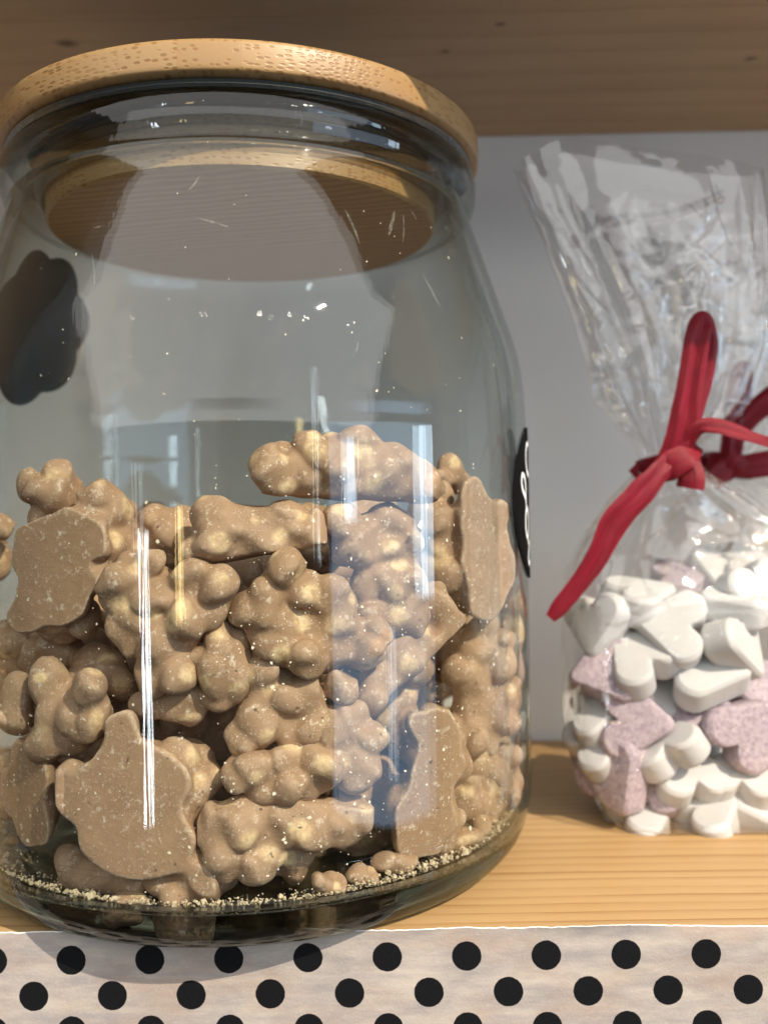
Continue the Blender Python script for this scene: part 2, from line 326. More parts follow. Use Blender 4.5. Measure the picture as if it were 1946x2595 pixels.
# label, place of the piece (mm), turn about z (deg), blend (mm), lumps (u,v,w,ru,rv,rw mm, roll deg), flat cuts (normal u,v,w, offset mm)
CLUSTERS = [
 ["flat faced chocolate peanut cluster with two round nuts on top, upper left of heap",[-34.2,-70.1,90.4],-18.0,1.7,[[-2.4,-0.2,-1.0,11.5,10.3,7.0,0],[-2.5,-8.1,-1.0,9.9,7.5,6.8,0],[-11.3,-13.9,-1.0,4.8,4.4,4.0,0],[8.4,4.5,-1.0,4.3,4.3,3.8,0],[-8.6,3.8,-1.0,6.0,6.0,5.4,0],[3.4,7.7,-1.0,5.9,3.9,3.5,0],[-9.1,16.4,-9.0,5.9,4.7,7.0,0],[5.1,14.0,-8.5,5.4,4.5,6.5,-30],[8.8,1.4,-9.0,3.1,5.0,5.0,0],[-4.5,-16.2,-9.0,7.1,3.1,5.0,20]],[[0,0,1,0]]],
 ["small dark chocolate peanut cluster half cut off by the left edge of the photograph",[-67.5,-28.8,92.4],-53.5,1.7,[[-5.6,5.6,-3.3,3.6,3.6,3.3,0],[-27.4,0.4,-5.1,5.7,5.7,5.1,0],[-15.6,-4.3,-4.2,4.6,6.5,4.2,0]],[]],
 ["chocolate peanut cluster lying behind the bright yellow reflection in the middle of the heap",[-14.1,-60.4,95.2],-10.5,1.7,[[-8.9,1.3,-3.3,4.5,3.7,3.3,0],[-3.0,2.4,-3.3,4.5,3.7,3.3,0],[2.7,2.0,-3.5,4.5,3.9,3.5,0],[-0.8,-1.7,-3.3,8.2,3.7,3.3,0],[7.0,-0.2,-3.7,4.1,4.1,3.7,0],[-7.6,-2.9,-3.3,4.5,3.7,3.3,0]],[]],
 ["long chocolate peanut cluster with flat underside, on top of heap left of centre",[10.7,-74.2,95.5],6.6,1.7,[[-8.0,2.0,-3.8,4.2,5.4,3.8,0],[-9.3,-3.0,-3.8,5.0,4.2,3.8,0],[-3.5,-2.0,-4.5,5.8,5.0,4.5,0],[1.6,-2.1,-3.0,3.3,4.1,3.0,0],[-1.2,1.7,-3.6,5.3,4.0,3.6,0],[5.9,2.1,-3.6,4.0,4.2,3.6,0],[12.2,1.1,-3.6,4.9,4.0,3.6,0],[8.5,-1.1,-3.0,7.5,2.7,3.0,0],[-6.0,3.6,-2.0,2.7,2.3,3.0,0]],[[0.156,-0.977,0.147,4.8]]],
 ["broad knobbly chocolate peanut cluster crowning the heap, its flat side down",[34.6,-67.7,110.1],21.7,1.7,[[-19.3,-1.4,-3.2,3.5,5.7,3.2,10],[-16.5,1.3,-3.0,2.9,4.2,3.0,10],[-8.5,6.3,-3.0,2.8,4.2,3.0,0],[-9.6,-1.4,-3.6,4.0,5.3,3.6,0],[-3.1,3.2,-4.5,5.0,5.4,4.5,0],[1.8,3.2,-4.5,5.0,5.4,4.5,0],[6.5,0.9,-4.1,5.9,4.6,4.1,-25],[10.8,4.4,-3.5,4.8,3.9,3.5,-10],[14.9,-0.0,-3.7,6.0,4.2,3.7,-35],[21.2,-2.9,-3.0,5.4,3.3,3.0,-25],[6.2,-3.3,-3.5,15.1,3.9,3.5,0],[-0.6,-1.0,-3.5,5.4,5.0,4.5,0],[-3.2,0.8,-1.5,2.7,2.7,3.0,0]],[[-0.049,-0.975,0.215,5.5]]],
 ["small chocolate peanut cluster peeping out behind the right end of the crowning piece",[60.3,-31.5,110.2],50.0,1.7,[[4.9,1.7,-3.5,3.9,4.5,3.5,0],[8.1,-1.0,-3.3,3.7,3.7,3.3,0],[-0.3,-0.6,-3.0,3.6,3.1,3.0,0]],[]],
 ["tall flat faced chocolate peanut cluster standing against the glass beside the black oval label",[65.0,-42.3,89.6],30.0,1.7,[[1.6,14.9,-1.0,4.5,5.0,4.1,0],[4.5,6.2,-1.0,7.6,9.1,6.8,0],[5.5,-2.0,-1.0,8.1,10.2,7.0,0],[5.3,-11.7,-1.0,5.8,7.1,5.3,0],[9.9,-4.2,-1.0,4.6,8.2,4.2,0],[-5.5,8.5,-10.0,5.9,5.4,6.0,0],[-3.8,1.2,-10.0,5.4,6.9,6.0,0],[-3.9,-5.5,-10.0,5.4,4.9,5.0,0],[2.1,-9.4,-8.0,4.0,6.0,5.0,0]],[[0,0,1,0]]],
 ["upright chocolate peanut cluster with a pitted round nut, right of heap middle",[42.4,-63.1,87.4],27.1,1.7,[[-9.4,9.9,-3.3,3.6,3.6,3.3,0],[-5.8,4.2,-3.1,5.1,5.7,4.6,0],[2.8,10.6,-4.0,5.3,4.4,4.0,0],[7.3,6.2,-3.6,4.0,7.0,3.6,0],[3.9,0.6,-5.4,6.0,6.0,5.4,0],[1.0,-4.0,-4.2,6.5,4.6,4.2,0],[-1.4,-11.3,-3.7,4.1,4.4,3.7,0],[5.9,-12.7,-3.6,6.1,4.0,3.6,-15],[7.4,-4.2,-3.2,3.5,4.7,3.2,0],[10.5,-8.2,-3.0,2.4,3.3,3.0,0]],[]],
 ["wide bumpy chocolate peanut cluster with a bare yellow nut standing on top, jar centre",[24.9,-73.9,74.8],14.9,1.7,[[-3.7,13.0,-2.0,4.2,3.1,3.0,0],[-4.0,9.8,-3.0,3.9,2.6,3.0,0],[-13.8,2.7,-3.1,3.5,3.7,3.1,0],[-6.6,0.8,-3.1,4.9,4.6,4.1,0],[-7.5,6.3,-3.9,4.8,4.4,3.9,0],[5.4,0.9,-3.4,5.1,4.9,4.4,0],[2.8,5.5,-3.4,5.1,3.8,3.4,0],[8.6,4.9,-3.0,2.7,3.1,3.0,-40],[12.9,-5.4,-4.4,6.3,4.9,4.4,-15],[-1.5,-9.1,-1.0,3.7,3.3,3.0,0],[3.7,-6.3,-4.4,8.0,4.9,4.4,0],[-8.1,-4.8,-4.3,5.2,4.8,4.3,0],[15.7,-7.7,-3.2,3.6,3.6,3.2,0]],[]],
 ["lower chocolate peanut cluster with three rounded nuts, under the wide bumpy centre piece",[17.7,-72.9,54.6],10.9,1.7,[[-4.1,9.0,-3.0,3.3,3.8,3.0,0],[-3.3,2.4,-4.6,5.1,5.1,4.6,0],[4.9,2.4,-2.7,5.4,4.7,4.2,0],[13.8,4.1,-3.0,2.9,2.9,3.0,0],[-5.8,-2.6,-4.2,4.7,5.7,4.2,0],[-8.4,-7.0,-3.0,2.7,3.7,3.0,0],[4.7,-7.2,-3.8,5.3,4.3,3.8,0],[-0.1,-1.7,-5.8,8.0,6.5,5.8,0],[9.3,-4.2,-3.0,3.0,3.5,3.0,0]],[]],
 ["big lumpy chocolate peanut cluster crossed by the thin white reflection",[-7.8,-77.6,76.8],-4.6,1.7,[[-4.6,12.8,-3.4,4.2,3.8,3.4,0],[6.5,8.1,-3.2,5.1,3.6,3.2,0],[12.4,6.5,-3.1,3.4,4.2,3.1,0],[-10.5,5.5,-3.9,4.4,6.5,3.9,0],[-8.5,-0.5,-5.0,5.5,6.9,5.0,0],[-1.3,3.4,-5.1,6.1,5.7,5.1,0],[4.9,1.1,-4.1,4.5,6.1,4.1,0],[-0.1,-5.1,-4.6,6.3,6.5,5.6,0],[-1.3,-10.1,-4.4,5.3,4.9,4.4,0],[-2.3,-12.9,-4.8,5.7,5.3,4.8,0]],[]],
 ["small pointed chocolate peanut cluster wedged to the right of the big lumpy one",[4.4,-74.9,66.1],2.7,1.7,[[-1.7,-1.1,-4.0,4.4,6.2,4.0,-25],[1.1,-2.6,-3.0,3.1,4.2,3.0,0],[0.3,-5.3,-3.0,3.7,3.1,3.0,0],[-2.6,8.0,-3.0,2.3,3.7,3.0,0],[1.6,1.7,-3.0,3.1,3.7,3.0,0]],[]],
 ["pale folded chocolate peanut cluster showing only its rounded underside below the big lumpy one",[-6.8,-72.7,57.0],-4.3,1.7,[[-0.1,0.7,-3.5,6.6,3.9,3.5,15],[0.4,-3.1,-3.0,5.4,2.5,3.0,0],[-8.1,-1.6,-3.0,4.7,2.7,3.0,0],[5.3,0.8,-3.0,2.7,2.7,3.0,0]],[]],
 ["loose chocolate peanut cluster of four separate looking nuts at the left glass wall",[-35.3,-69.5,53.7],-21.6,1.7,[[-16.7,1.1,-4.0,4.4,5.2,4.0,0],[-5.8,8.0,-3.0,3.4,2.6,3.0,0],[-5.4,1.2,-3.0,3.4,3.6,3.0,0],[0.6,0.3,-3.0,2.9,5.9,3.0,0],[8.4,1.6,-1.1,3.4,7.2,3.1,0],[-7.7,-7.5,-3.0,4.2,3.4,3.0,10],[-3.2,-4.1,-3.9,4.7,4.3,3.9,0],[3.1,-3.9,-3.0,5.9,3.1,3.0,0]],[]],
 ["dull chocolate peanut cluster in the shade just below the upper left flat piece",[-38.5,-56.0,64.1],-27.6,1.7,[[-15.7,0.7,-3.9,8.6,4.3,3.9,0],[-25.0,2.8,-4.3,4.8,4.8,4.3,0],[-6.0,2.6,-3.4,6.7,3.8,3.4,0],[12.3,-2.0,-4.0,4.5,5.3,4.0,0],[4.3,-1.1,-3.0,3.1,3.9,3.0,0],[8.0,-6.8,-3.7,6.5,4.1,3.7,0]],[]],
 ["slim slanting chocolate peanut cluster with a long flat cut side, right of lower centre",[48.5,-58.5,65.8],31.7,1.7,[[-0.7,2.0,-3.8,4.2,4.2,3.8,0],[4.3,-1.3,-3.8,4.3,4.3,3.8,0],[9.0,10.5,-3.4,3.8,4.3,3.4,0],[14.6,5.3,-3.1,4.6,4.6,4.1,0],[10.5,1.6,-3.5,5.3,3.8,3.5,0],[-6.2,-5.6,-4.2,6.0,4.6,4.2,38],[1.4,-2.9,-3.8,7.1,4.2,3.8,38],[-10.1,-10.2,-3.3,4.1,3.7,3.3,38]],[[0.591,-0.768,0.246,5.7]]],
 ["rough narrow chocolate peanut cluster between the slanting piece and the right glass wall",[68.0,-36.1,51.4],34.0,1.7,[[6.4,13.5,-4.4,4.9,6.2,4.4,30],[1.4,9.6,-5.1,5.6,6.2,5.1,0],[-0.1,2.5,-5.1,6.1,5.6,5.1,0],[7.9,5.4,-4.0,4.7,4.4,4.0,0],[10.9,-4.0,-4.5,5.0,5.2,4.5,0],[3.2,-4.9,-6.0,6.7,6.7,6.0,0],[3.9,-7.3,-6.3,6.9,6.9,6.3,0],[3.7,-14.5,-3.4,3.8,4.7,3.4,0],[9.9,-5.8,-3.2,4.7,3.5,3.2,0],[-2.1,-11.4,-3.6,4.0,5.7,3.6,0]],[]],
 ["thin chocolate peanut cluster pressed edge on to right glass under the oval label",[79.2,-9.4,62.7],40.0,1.7,[[3.6,0.6,-3.6,4.0,8.5,3.6,0],[3.6,-10.9,-3.1,3.4,8.5,3.1,0],[3.3,10.5,-3.1,3.4,6.8,3.1,0]],[]],
 ["middle low chocolate peanut cluster with a smooth broken end pointing left",[25.0,-73.9,43.3],14.9,1.7,[[-15.1,-3.7,-3.5,3.9,4.4,3.5,-20],[-10.3,-2.2,-3.7,5.9,4.2,3.7,0],[-4.8,-3.1,-3.8,5.9,4.2,3.8,0],[3.9,-3.0,-4.3,6.2,4.7,4.3,20],[6.2,3.4,-4.7,5.2,6.5,4.7,0],[12.7,2.2,-3.4,3.8,5.8,3.4,0],[-4.5,-6.5,-3.0,4.4,3.2,3.0,0],[10.9,-4.3,-3.2,3.5,4.5,3.2,0],[8.5,9.2,-3.0,2.8,4.0,3.0,0]],[]],
 ["chocolate peanut cluster lying upside down near the bottom, flat side up",[18.3,-75.3,28.0],10.9,1.7,[[-14.2,2.4,-3.0,3.9,2.9,3.0,0],[-10.8,-0.2,-4.2,5.4,4.6,4.2,0],[-5.5,-6.9,-3.9,6.1,5.4,4.9,0],[1.6,-0.7,-4.7,5.7,5.2,4.7,0],[2.8,-11.4,-9.0,4.4,4.9,4.0,0],[5.6,-1.9,-4.2,5.4,4.7,4.2,0],[12.6,-0.5,-3.0,4.5,4.7,4.0,0],[19.3,2.0,-3.0,3.0,5.8,3.0,0],[-12.9,-4.6,-3.0,2.7,3.7,3.0,0],[0.1,2.7,-3.5,17.2,3.9,3.5,0]],[[0.135,0.961,0.24,5.7]]],
 ["upright slab of milk chocolate with peanuts, to the right of the dark blue gap",[53.1,-56.4,30.6],24.0,1.7,[[0.8,4.2,-1.0,6.2,12.3,5.5,-4],[0.0,-6.4,-1.0,6.1,9.1,5.5,0],[4.6,12.4,-1.0,4.0,7.5,3.6,0],[-1.9,16.8,-1.0,3.2,3.2,3.0,0],[8.3,3.4,-5.0,3.0,4.9,3.0,0],[-5.9,-7.7,-1.0,4.2,7.4,3.8,0],[-1.9,-13.1,-1.0,5.3,3.2,3.0,0],[5.4,-9.3,-4.6,4.0,5.4,3.6,0]],[[0,0,1,0]]],
 ["round topped chocolate peanut cluster low against the right glass wall above the crumbs",[68.6,-32.7,24.4],32.0,1.7,[[-0.7,1.9,-4.5,5.2,5.0,4.5,0],[-4.1,-2.7,-3.9,4.3,5.5,3.9,0],[5.1,-0.4,-5.3,5.9,7.7,5.3,0],[1.3,-5.9,-3.4,6.4,3.8,3.4,0],[10.6,1.5,-3.5,3.9,6.9,3.5,0],[6.4,-6.1,-3.2,4.7,3.6,3.2,0]],[]],
 ["large flat faced chocolate peanut cluster shaped like a clover, at the lower left front",[-13.7,-76.8,31.2],-4.0,1.7,[[-4.8,19.9,-1.0,4.4,4.8,4.0,0],[-5.7,12.2,-1.0,5.7,6.5,5.2,0],[-12.1,4.8,-1.0,9.6,7.3,6.6,0],[1.3,5.7,-1.0,8.4,8.8,7.0,0],[-6.0,-5.9,-1.0,8.8,7.6,6.9,0],[-0.5,-9.2,-1.0,10.3,5.0,4.5,0],[5.4,-5.7,-1.0,6.1,5.7,5.1,0],[5.7,10.3,-1.0,4.6,4.6,4.1,0],[-4.3,-0.1,-1.0,11.5,9.6,7.0,0],[8.0,7.0,-9.0,4.9,4.6,6.0,-35],[11.5,3.4,-9.0,2.8,3.2,6.0,0],[8.5,-8.5,-9.0,3.4,6.8,6.0,0],[13.6,-14.4,-5.0,4.4,5.7,7.0,0],[6.7,-17.6,-8.0,7.2,3.8,6.0,0],[5.9,-20.3,-5.0,2.5,3.0,4.0,0],[8.6,-21.1,-8.0,3.8,3.0,5.0,0]],[[0,0,1,0]]],
 ["flat yellowish chocolate peanut cluster leaning on the left glass wall near the bottom",[-44.2,-64.3,34.1],-30.0,1.7,[[-1.8,2.9,-1.0,6.9,9.7,6.2,0],[-0.8,-6.7,-1.0,6.5,7.3,5.8,25],[-8.7,-1.7,-1.0,2.9,5.8,3.0,0],[-1.3,2.0,-6.6,4.0,4.8,3.6,0]],[[0,0,1,0]]],
 ["low brown chocolate peanut cluster almost hidden at the left bottom corner",[-67.6,-28.9,11.4],-53.5,1.7,[[-22.7,-9.0,-5.8,8.8,6.5,5.8,0],[-36.4,-5.8,-5.2,5.8,7.8,5.2,0],[3.3,-3.8,-3.6,5.3,4.0,3.6,0]],[]],
 ["squat chocolate peanut cluster lying on the jar floor under the clover shaped one",[-27.5,-67.6,14.7],-17.7,1.7,[[-10.2,0.9,-4.0,4.4,4.4,4.0,0],[-4.8,-2.6,-3.8,7.6,4.2,3.8,0],[2.3,-1.9,-3.0,7.1,3.4,3.0,0],[8.8,-2.0,-3.0,3.5,2.4,3.0,0]],[]],
 ["single loose peanut half on the jar floor below the clover shaped cluster",[-17.9,-73.9,10.6],-10.9,1.0,[[-2.4,-1.1,-3.0,4.4,2.5,3.0,5],[0.5,-1.7,-3.0,2.7,1.7,3.0,0]],[]],
 ["loose whole peanut among the crumbs at the right of the jar floor",[60.2,-48.0,15.4],30.0,1.0,[[3.1,-1.3,-3.0,5.8,3.1,3.0,10],[-0.9,-1.1,-3.0,2.8,2.5,3.0,0]],[]],
 ["broken chip of chocolate peanut cluster leaning on crumbs at the jar floor front",[27.8,-72.9,14.2],16.7,1.0,[[0.4,-1.3,-3.0,3.7,2.7,3.0,10],[-1.6,-0.3,-3.0,2.0,2.0,3.0,0],[3.5,-1.7,-3.0,2.0,2.0,3.0,0]],[]],
 ["small round chocolate drop beside the broken chip on the jar floor",[35.0,-67.5,14.0],21.9,1.0,[[0.0,-0.9,-3.0,3.2,2.4,3.0,0],[3.6,-2.0,-3.0,2.0,1.5,3.0,0]],[]],
 ["thin flake of chocolate lying under the upright slab",[43.3,-63.7,15.7],27.3,1.2,[[-0.6,-1.1,-3.0,4.1,2.6,3.0,5],[4.2,-1.4,-3.0,3.6,2.3,3.0,0]],[]],
 ["small knobbly nut bit on the crumbs at the right glass wall",[64.8,-43.5,18.4],33.0,1.0,[[4.6,-2.5,-3.0,3.4,2.4,3.0,15],[8.3,-1.7,-3.0,2.3,1.7,3.0,0],[-3.5,0.5,-3.0,2.2,3.1,3.0,0]],[]],
 ["shaded chocolate peanut cluster seen through the gap right of the small pointed one",[-4.7,-49.8,43.9],-4.4,1.7,[[-7.8,-1.9,-4.4,4.9,5.8,4.4,-15],[-5.8,-5.6,-4.5,5.4,5.0,4.5,-37],[2.1,2.4,-4.7,5.2,5.5,4.7,-15],[-0.3,-2.8,-3.9,5.4,4.3,3.9,-19],[1.9,0.5,-5.0,5.5,5.9,5.0,36],[1.2,2.5,-3.8,5.1,4.2,3.8,37],[-0.5,-2.3,-4.9,5.8,5.5,4.9,9]],[]],
 ["shaded chocolate peanut cluster seen between the clover shaped and the broken ended ones",[-10.0,-42.9,35.3],-10.5,1.7,[[-0.9,-3.1,-3.5,5.8,3.8,3.5,8],[-1.1,1.9,-3.8,4.4,4.2,3.8,12],[-3.4,0.2,-4.4,5.1,4.9,4.4,-6],[-7.2,4.9,-4.0,5.6,4.4,4.0,-25],[-4.4,-4.2,-4.6,5.9,5.1,4.6,-14],[4.2,1.8,-3.5,5.5,3.9,3.5,-31],[1.5,-6.8,-4.7,5.5,5.2,4.7,11]],[]],
 ["shaded chocolate peanut cluster seen behind the lower left flat pieces",[-51.1,-17.9,29.4],-56.5,1.7,[[-7.2,-3.1,-5.0,6.7,5.5,5.0,-32],[-46.6,-12.1,-5.4,6.0,6.5,5.4,-30],[-44.8,-13.2,-5.5,6.6,6.1,5.5,19],[-4.5,-0.0,-5.2,6.3,5.7,5.2,-16],[23.0,4.8,-4.1,5.2,4.6,4.1,31],[-40.2,-5.5,-4.3,7.4,4.8,4.3,16],[-31.3,-8.2,-6.0,6.8,6.7,6.0,-23]],[]],
 ["shaded chocolate peanut cluster in the dark gap under the long flat based one",[10.9,-42.6,78.8],11.5,1.7,[[8.5,0.9,-3.8,6.7,4.2,3.8,8],[-3.1,-5.2,-4.6,5.1,5.8,4.6,3],[7.7,1.8,-5.1,5.6,5.7,5.1,38],[-3.9,-6.2,-4.0,6.6,4.4,4.0,8],[0.3,7.0,-3.9,6.1,4.3,3.9,0],[-2.8,-0.6,-4.3,6.6,4.7,4.3,-22],[-3.9,0.4,-4.7,6.6,5.2,4.7,-18]],[]],
 ["shaded chocolate peanut cluster in the gap between the long and the pitted ones",[24.6,-38.9,93.5],25.9,1.7,[[4.0,3.5,-3.5,4.8,3.9,3.5,-35],[-2.1,-3.9,-3.1,4.0,3.4,3.1,39],[-0.2,0.1,-4.2,4.6,5.0,4.2,31],[4.0,0.8,-4.1,4.8,4.5,4.1,-35],[-2.0,-0.9,-3.1,5.4,3.4,3.1,14],[3.8,-0.3,-4.4,5.4,4.8,4.4,-38],[1.1,-0.9,-3.7,4.8,4.1,3.7,-23]],[]],
 ["shaded chocolate peanut cluster behind the upright pitted piece on its right",[53.2,-1.4,86.9],70.8,1.7,[[2.6,-0.4,-4.0,5.0,4.4,4.0,38],[2.2,2.9,-4.4,4.9,5.0,4.4,-30],[48.2,-6.0,-4.5,5.0,6.3,4.5,26],[19.1,-0.6,-4.5,5.0,5.6,4.5,-5],[11.7,-0.3,-4.3,4.8,4.8,4.3,20],[7.9,-1.0,-3.7,6.1,4.1,3.7,-4],[6.8,0.2,-4.7,5.2,5.4,4.7,-3]],[]],
 ["shaded chocolate peanut cluster deep in the dark blue gap left of the upright slab",[31.9,-24.2,26.1],42.3,1.7,[[-0.3,3.7,-3.9,6.1,4.4,3.9,-15],[10.2,-2.9,-5.0,6.3,5.6,5.0,-2],[6.7,-5.8,-4.4,5.1,4.9,4.4,0],[-3.6,1.7,-4.6,6.1,5.1,4.6,39],[8.5,-5.3,-3.7,5.9,4.1,3.7,-37],[1.6,-1.5,-4.6,6.4,5.2,4.6,1],[3.4,-2.2,-3.9,4.6,4.3,3.9,15]],[]],
 ["shaded chocolate peanut cluster low in the dark gap beneath the upside down one",[21.7,-36.0,5.6],24.9,1.7,[[-1.5,-5.2,-4.0,4.5,4.7,4.0,29],[-1.1,-1.2,-3.2,4.6,3.6,3.2,-1],[2.7,-2.1,-3.4,4.3,3.7,3.4,25],[-0.1,-0.5,-4.0,5.0,4.4,4.0,11],[4.7,1.0,-3.5,4.6,3.9,3.5,-38],[4.6,-3.1,-4.0,4.7,4.5,4.0,-3],[0.3,2.1,-3.6,4.2,3.9,3.6,-32]],[]],
 ["shaded chocolate peanut cluster behind the rough narrow one on its left",[52.0,-1.2,44.4],71.0,1.7,[[22.3,-1.7,-5.4,6.4,6.0,5.4,17],[38.4,-2.9,-4.2,7.5,4.7,4.2,-5],[2.4,-0.7,-4.3,4.8,5.8,4.3,38],[12.6,1.1,-4.4,6.5,4.9,4.4,19],[7.1,-8.5,-5.6,6.9,6.2,5.6,30],[39.0,-3.6,-5.9,6.6,6.6,5.9,-32],[-4.5,-3.4,-5.0,5.6,5.6,5.0,-24]],[]],
 ["shaded chocolate peanut cluster behind the upper left flat piece to its right",[-21.5,-42.9,82.6],-21.3,1.7,[[-1.3,1.8,-3.2,5.2,3.6,3.2,1],[0.1,-2.5,-3.6,5.2,4.0,3.6,36],[-3.0,3.7,-4.1,4.8,4.6,4.1,26],[-1.9,1.9,-3.2,5.1,3.5,3.2,32],[-3.7,-4.7,-3.9,4.4,4.9,3.9,1],[-6.3,-1.2,-3.5,4.9,3.9,3.5,14],[-2.9,-0.8,-3.9,5.3,4.3,3.9,-19]],[]],
 ["shaded chocolate peanut cluster at the very back of the heap under the crowning one",[37.1,1.0,97.8],73.3,1.7,[[30.3,-5.0,-4.6,7.3,5.1,4.6,-28],[23.9,0.2,-5.4,6.0,7.2,5.4,9],[-0.6,-4.4,-4.6,6.8,5.2,4.6,-28],[26.3,6.5,-6.2,6.9,6.8,6.2,3],[30.0,-0.3,-5.5,7.1,6.1,5.5,-11],[7.4,1.4,-5.9,7.2,6.6,5.9,-29],[1.4,-1.1,-4.9,5.5,6.6,4.9,-5]],[]],
 ["shaded chocolate peanut cluster at the back left of the heap behind the yellow reflection",[-21.5,-5.0,89.2],-61.5,1.7,[[-23.0,-12.9,-5.5,7.0,6.1,5.5,-12],[-19.9,-9.9,-6.0,6.7,7.9,6.0,28],[9.1,-0.7,-5.1,6.2,5.7,5.1,-6],[-55.8,-4.6,-6.1,9.8,6.8,6.1,-24],[-54.7,8.3,-7.0,9.7,8.6,7.0,-34],[10.0,2.3,-5.5,8.1,6.1,5.5,-22],[-11.3,6.6,-5.3,8.4,5.9,5.3,-29]],[]],
 ["shaded chocolate peanut cluster at the back of the jar low down behind the clover",[-26.5,-14.0,7.2],-49.8,1.7,[[3.2,9.2,-5.2,8.1,5.8,5.2,-33],[4.2,4.7,-5.4,6.0,7.4,5.4,38],[-22.4,-13.6,-6.0,6.6,6.7,6.0,25],[-32.8,-10.5,-6.2,6.9,7.9,6.2,0],[-16.4,-11.9,-6.2,8.9,6.8,6.2,18],[-13.1,-2.1,-7.0,7.8,7.9,7.0,-30],[-13.3,-8.8,-6.1,8.2,6.8,6.1,3]],[]],
 ["shaded chocolate peanut cluster in the core of the heap behind the wide bumpy one",[11.5,-16.3,56.2],28.2,1.7,[[7.1,1.1,-6.8,8.1,7.6,6.8,11],[-7.3,0.8,-5.8,7.9,6.4,5.8,5],[3.7,-0.7,-6.5,7.9,7.2,6.5,-8],[-0.9,-2.3,-7.0,7.8,7.8,7.0,-16],[-9.1,-3.7,-5.7,7.5,6.3,5.7,13],[7.0,-3.5,-5.2,8.5,5.7,5.2,-37],[14.2,0.1,-6.7,8.9,7.4,6.7,33]],[]],
 ["shaded chocolate peanut cluster in the core behind the round topped one",[64.5,-4.3,9.9],69.0,1.7,[[0.4,5.3,-3.4,4.9,3.8,3.4,5],[28.6,-14.2,-4.4,5.3,4.9,4.4,38],[21.0,-0.1,-5.0,5.6,5.7,5.0,-38],[25.8,-5.9,-4.5,5.0,5.0,4.5,35],[-1.3,-6.5,-4.6,5.1,5.4,4.6,21],[14.4,-1.5,-3.9,5.6,4.3,3.9,24],[9.4,-9.1,-3.8,4.5,4.2,3.8,-11]],[]],
 ["shaded chocolate peanut cluster in the core behind the tall flat one",[62.7,-3.8,66.9],69.3,1.7,[[-13.2,5.1,-4.5,5.2,5.0,4.5,9],[41.9,-3.9,-4.6,8.0,5.2,4.6,24],[17.2,-6.7,-5.2,5.8,6.3,5.2,36],[35.9,-1.2,-5.3,6.2,5.9,5.3,-17],[20.8,0.7,-5.1,6.8,5.7,5.1,-28],[-16.6,-1.2,-5.1,5.8,5.6,5.1,6],[37.4,-5.9,-6.2,7.4,6.9,6.2,-28]],[]],
 ["shaded chocolate peanut cluster far inside behind the big lumpy one",[-28.9,-7.5,46.7],-60.3,1.7,[[-13.5,2.9,-5.7,7.7,6.3,5.7,-22],[-49.5,-9.4,-7.0,8.6,8.0,7.0,-38],[-24.3,-9.1,-6.0,6.6,8.2,6.0,26],[12.5,2.8,-4.5,7.4,5.0,4.5,-25],[-8.2,-4.1,-5.8,7.6,6.4,5.8,33],[-11.2,5.7,-5.6,6.7,6.3,5.6,28],[-58.8,-17.0,-6.1,8.7,6.7,6.1,12]],[]],
 ["shaded chocolate peanut cluster far inside low behind the upside down one",[6.8,-7.4,6.1],34.1,1.7,[[-5.4,-1.3,-5.0,7.0,5.6,5.0,37],[-5.2,6.3,-6.0,7.8,6.6,6.0,-30],[0.2,-5.9,-7.0,8.8,7.8,7.0,35],[16.9,-2.4,-6.6,8.4,7.3,6.6,11],[11.3,-5.0,-5.0,8.6,5.6,5.0,33],[9.5,-3.4,-6.5,8.0,7.2,6.5,3],[-5.8,-3.1,-6.6,7.3,7.7,6.6,-13]],[]],
]
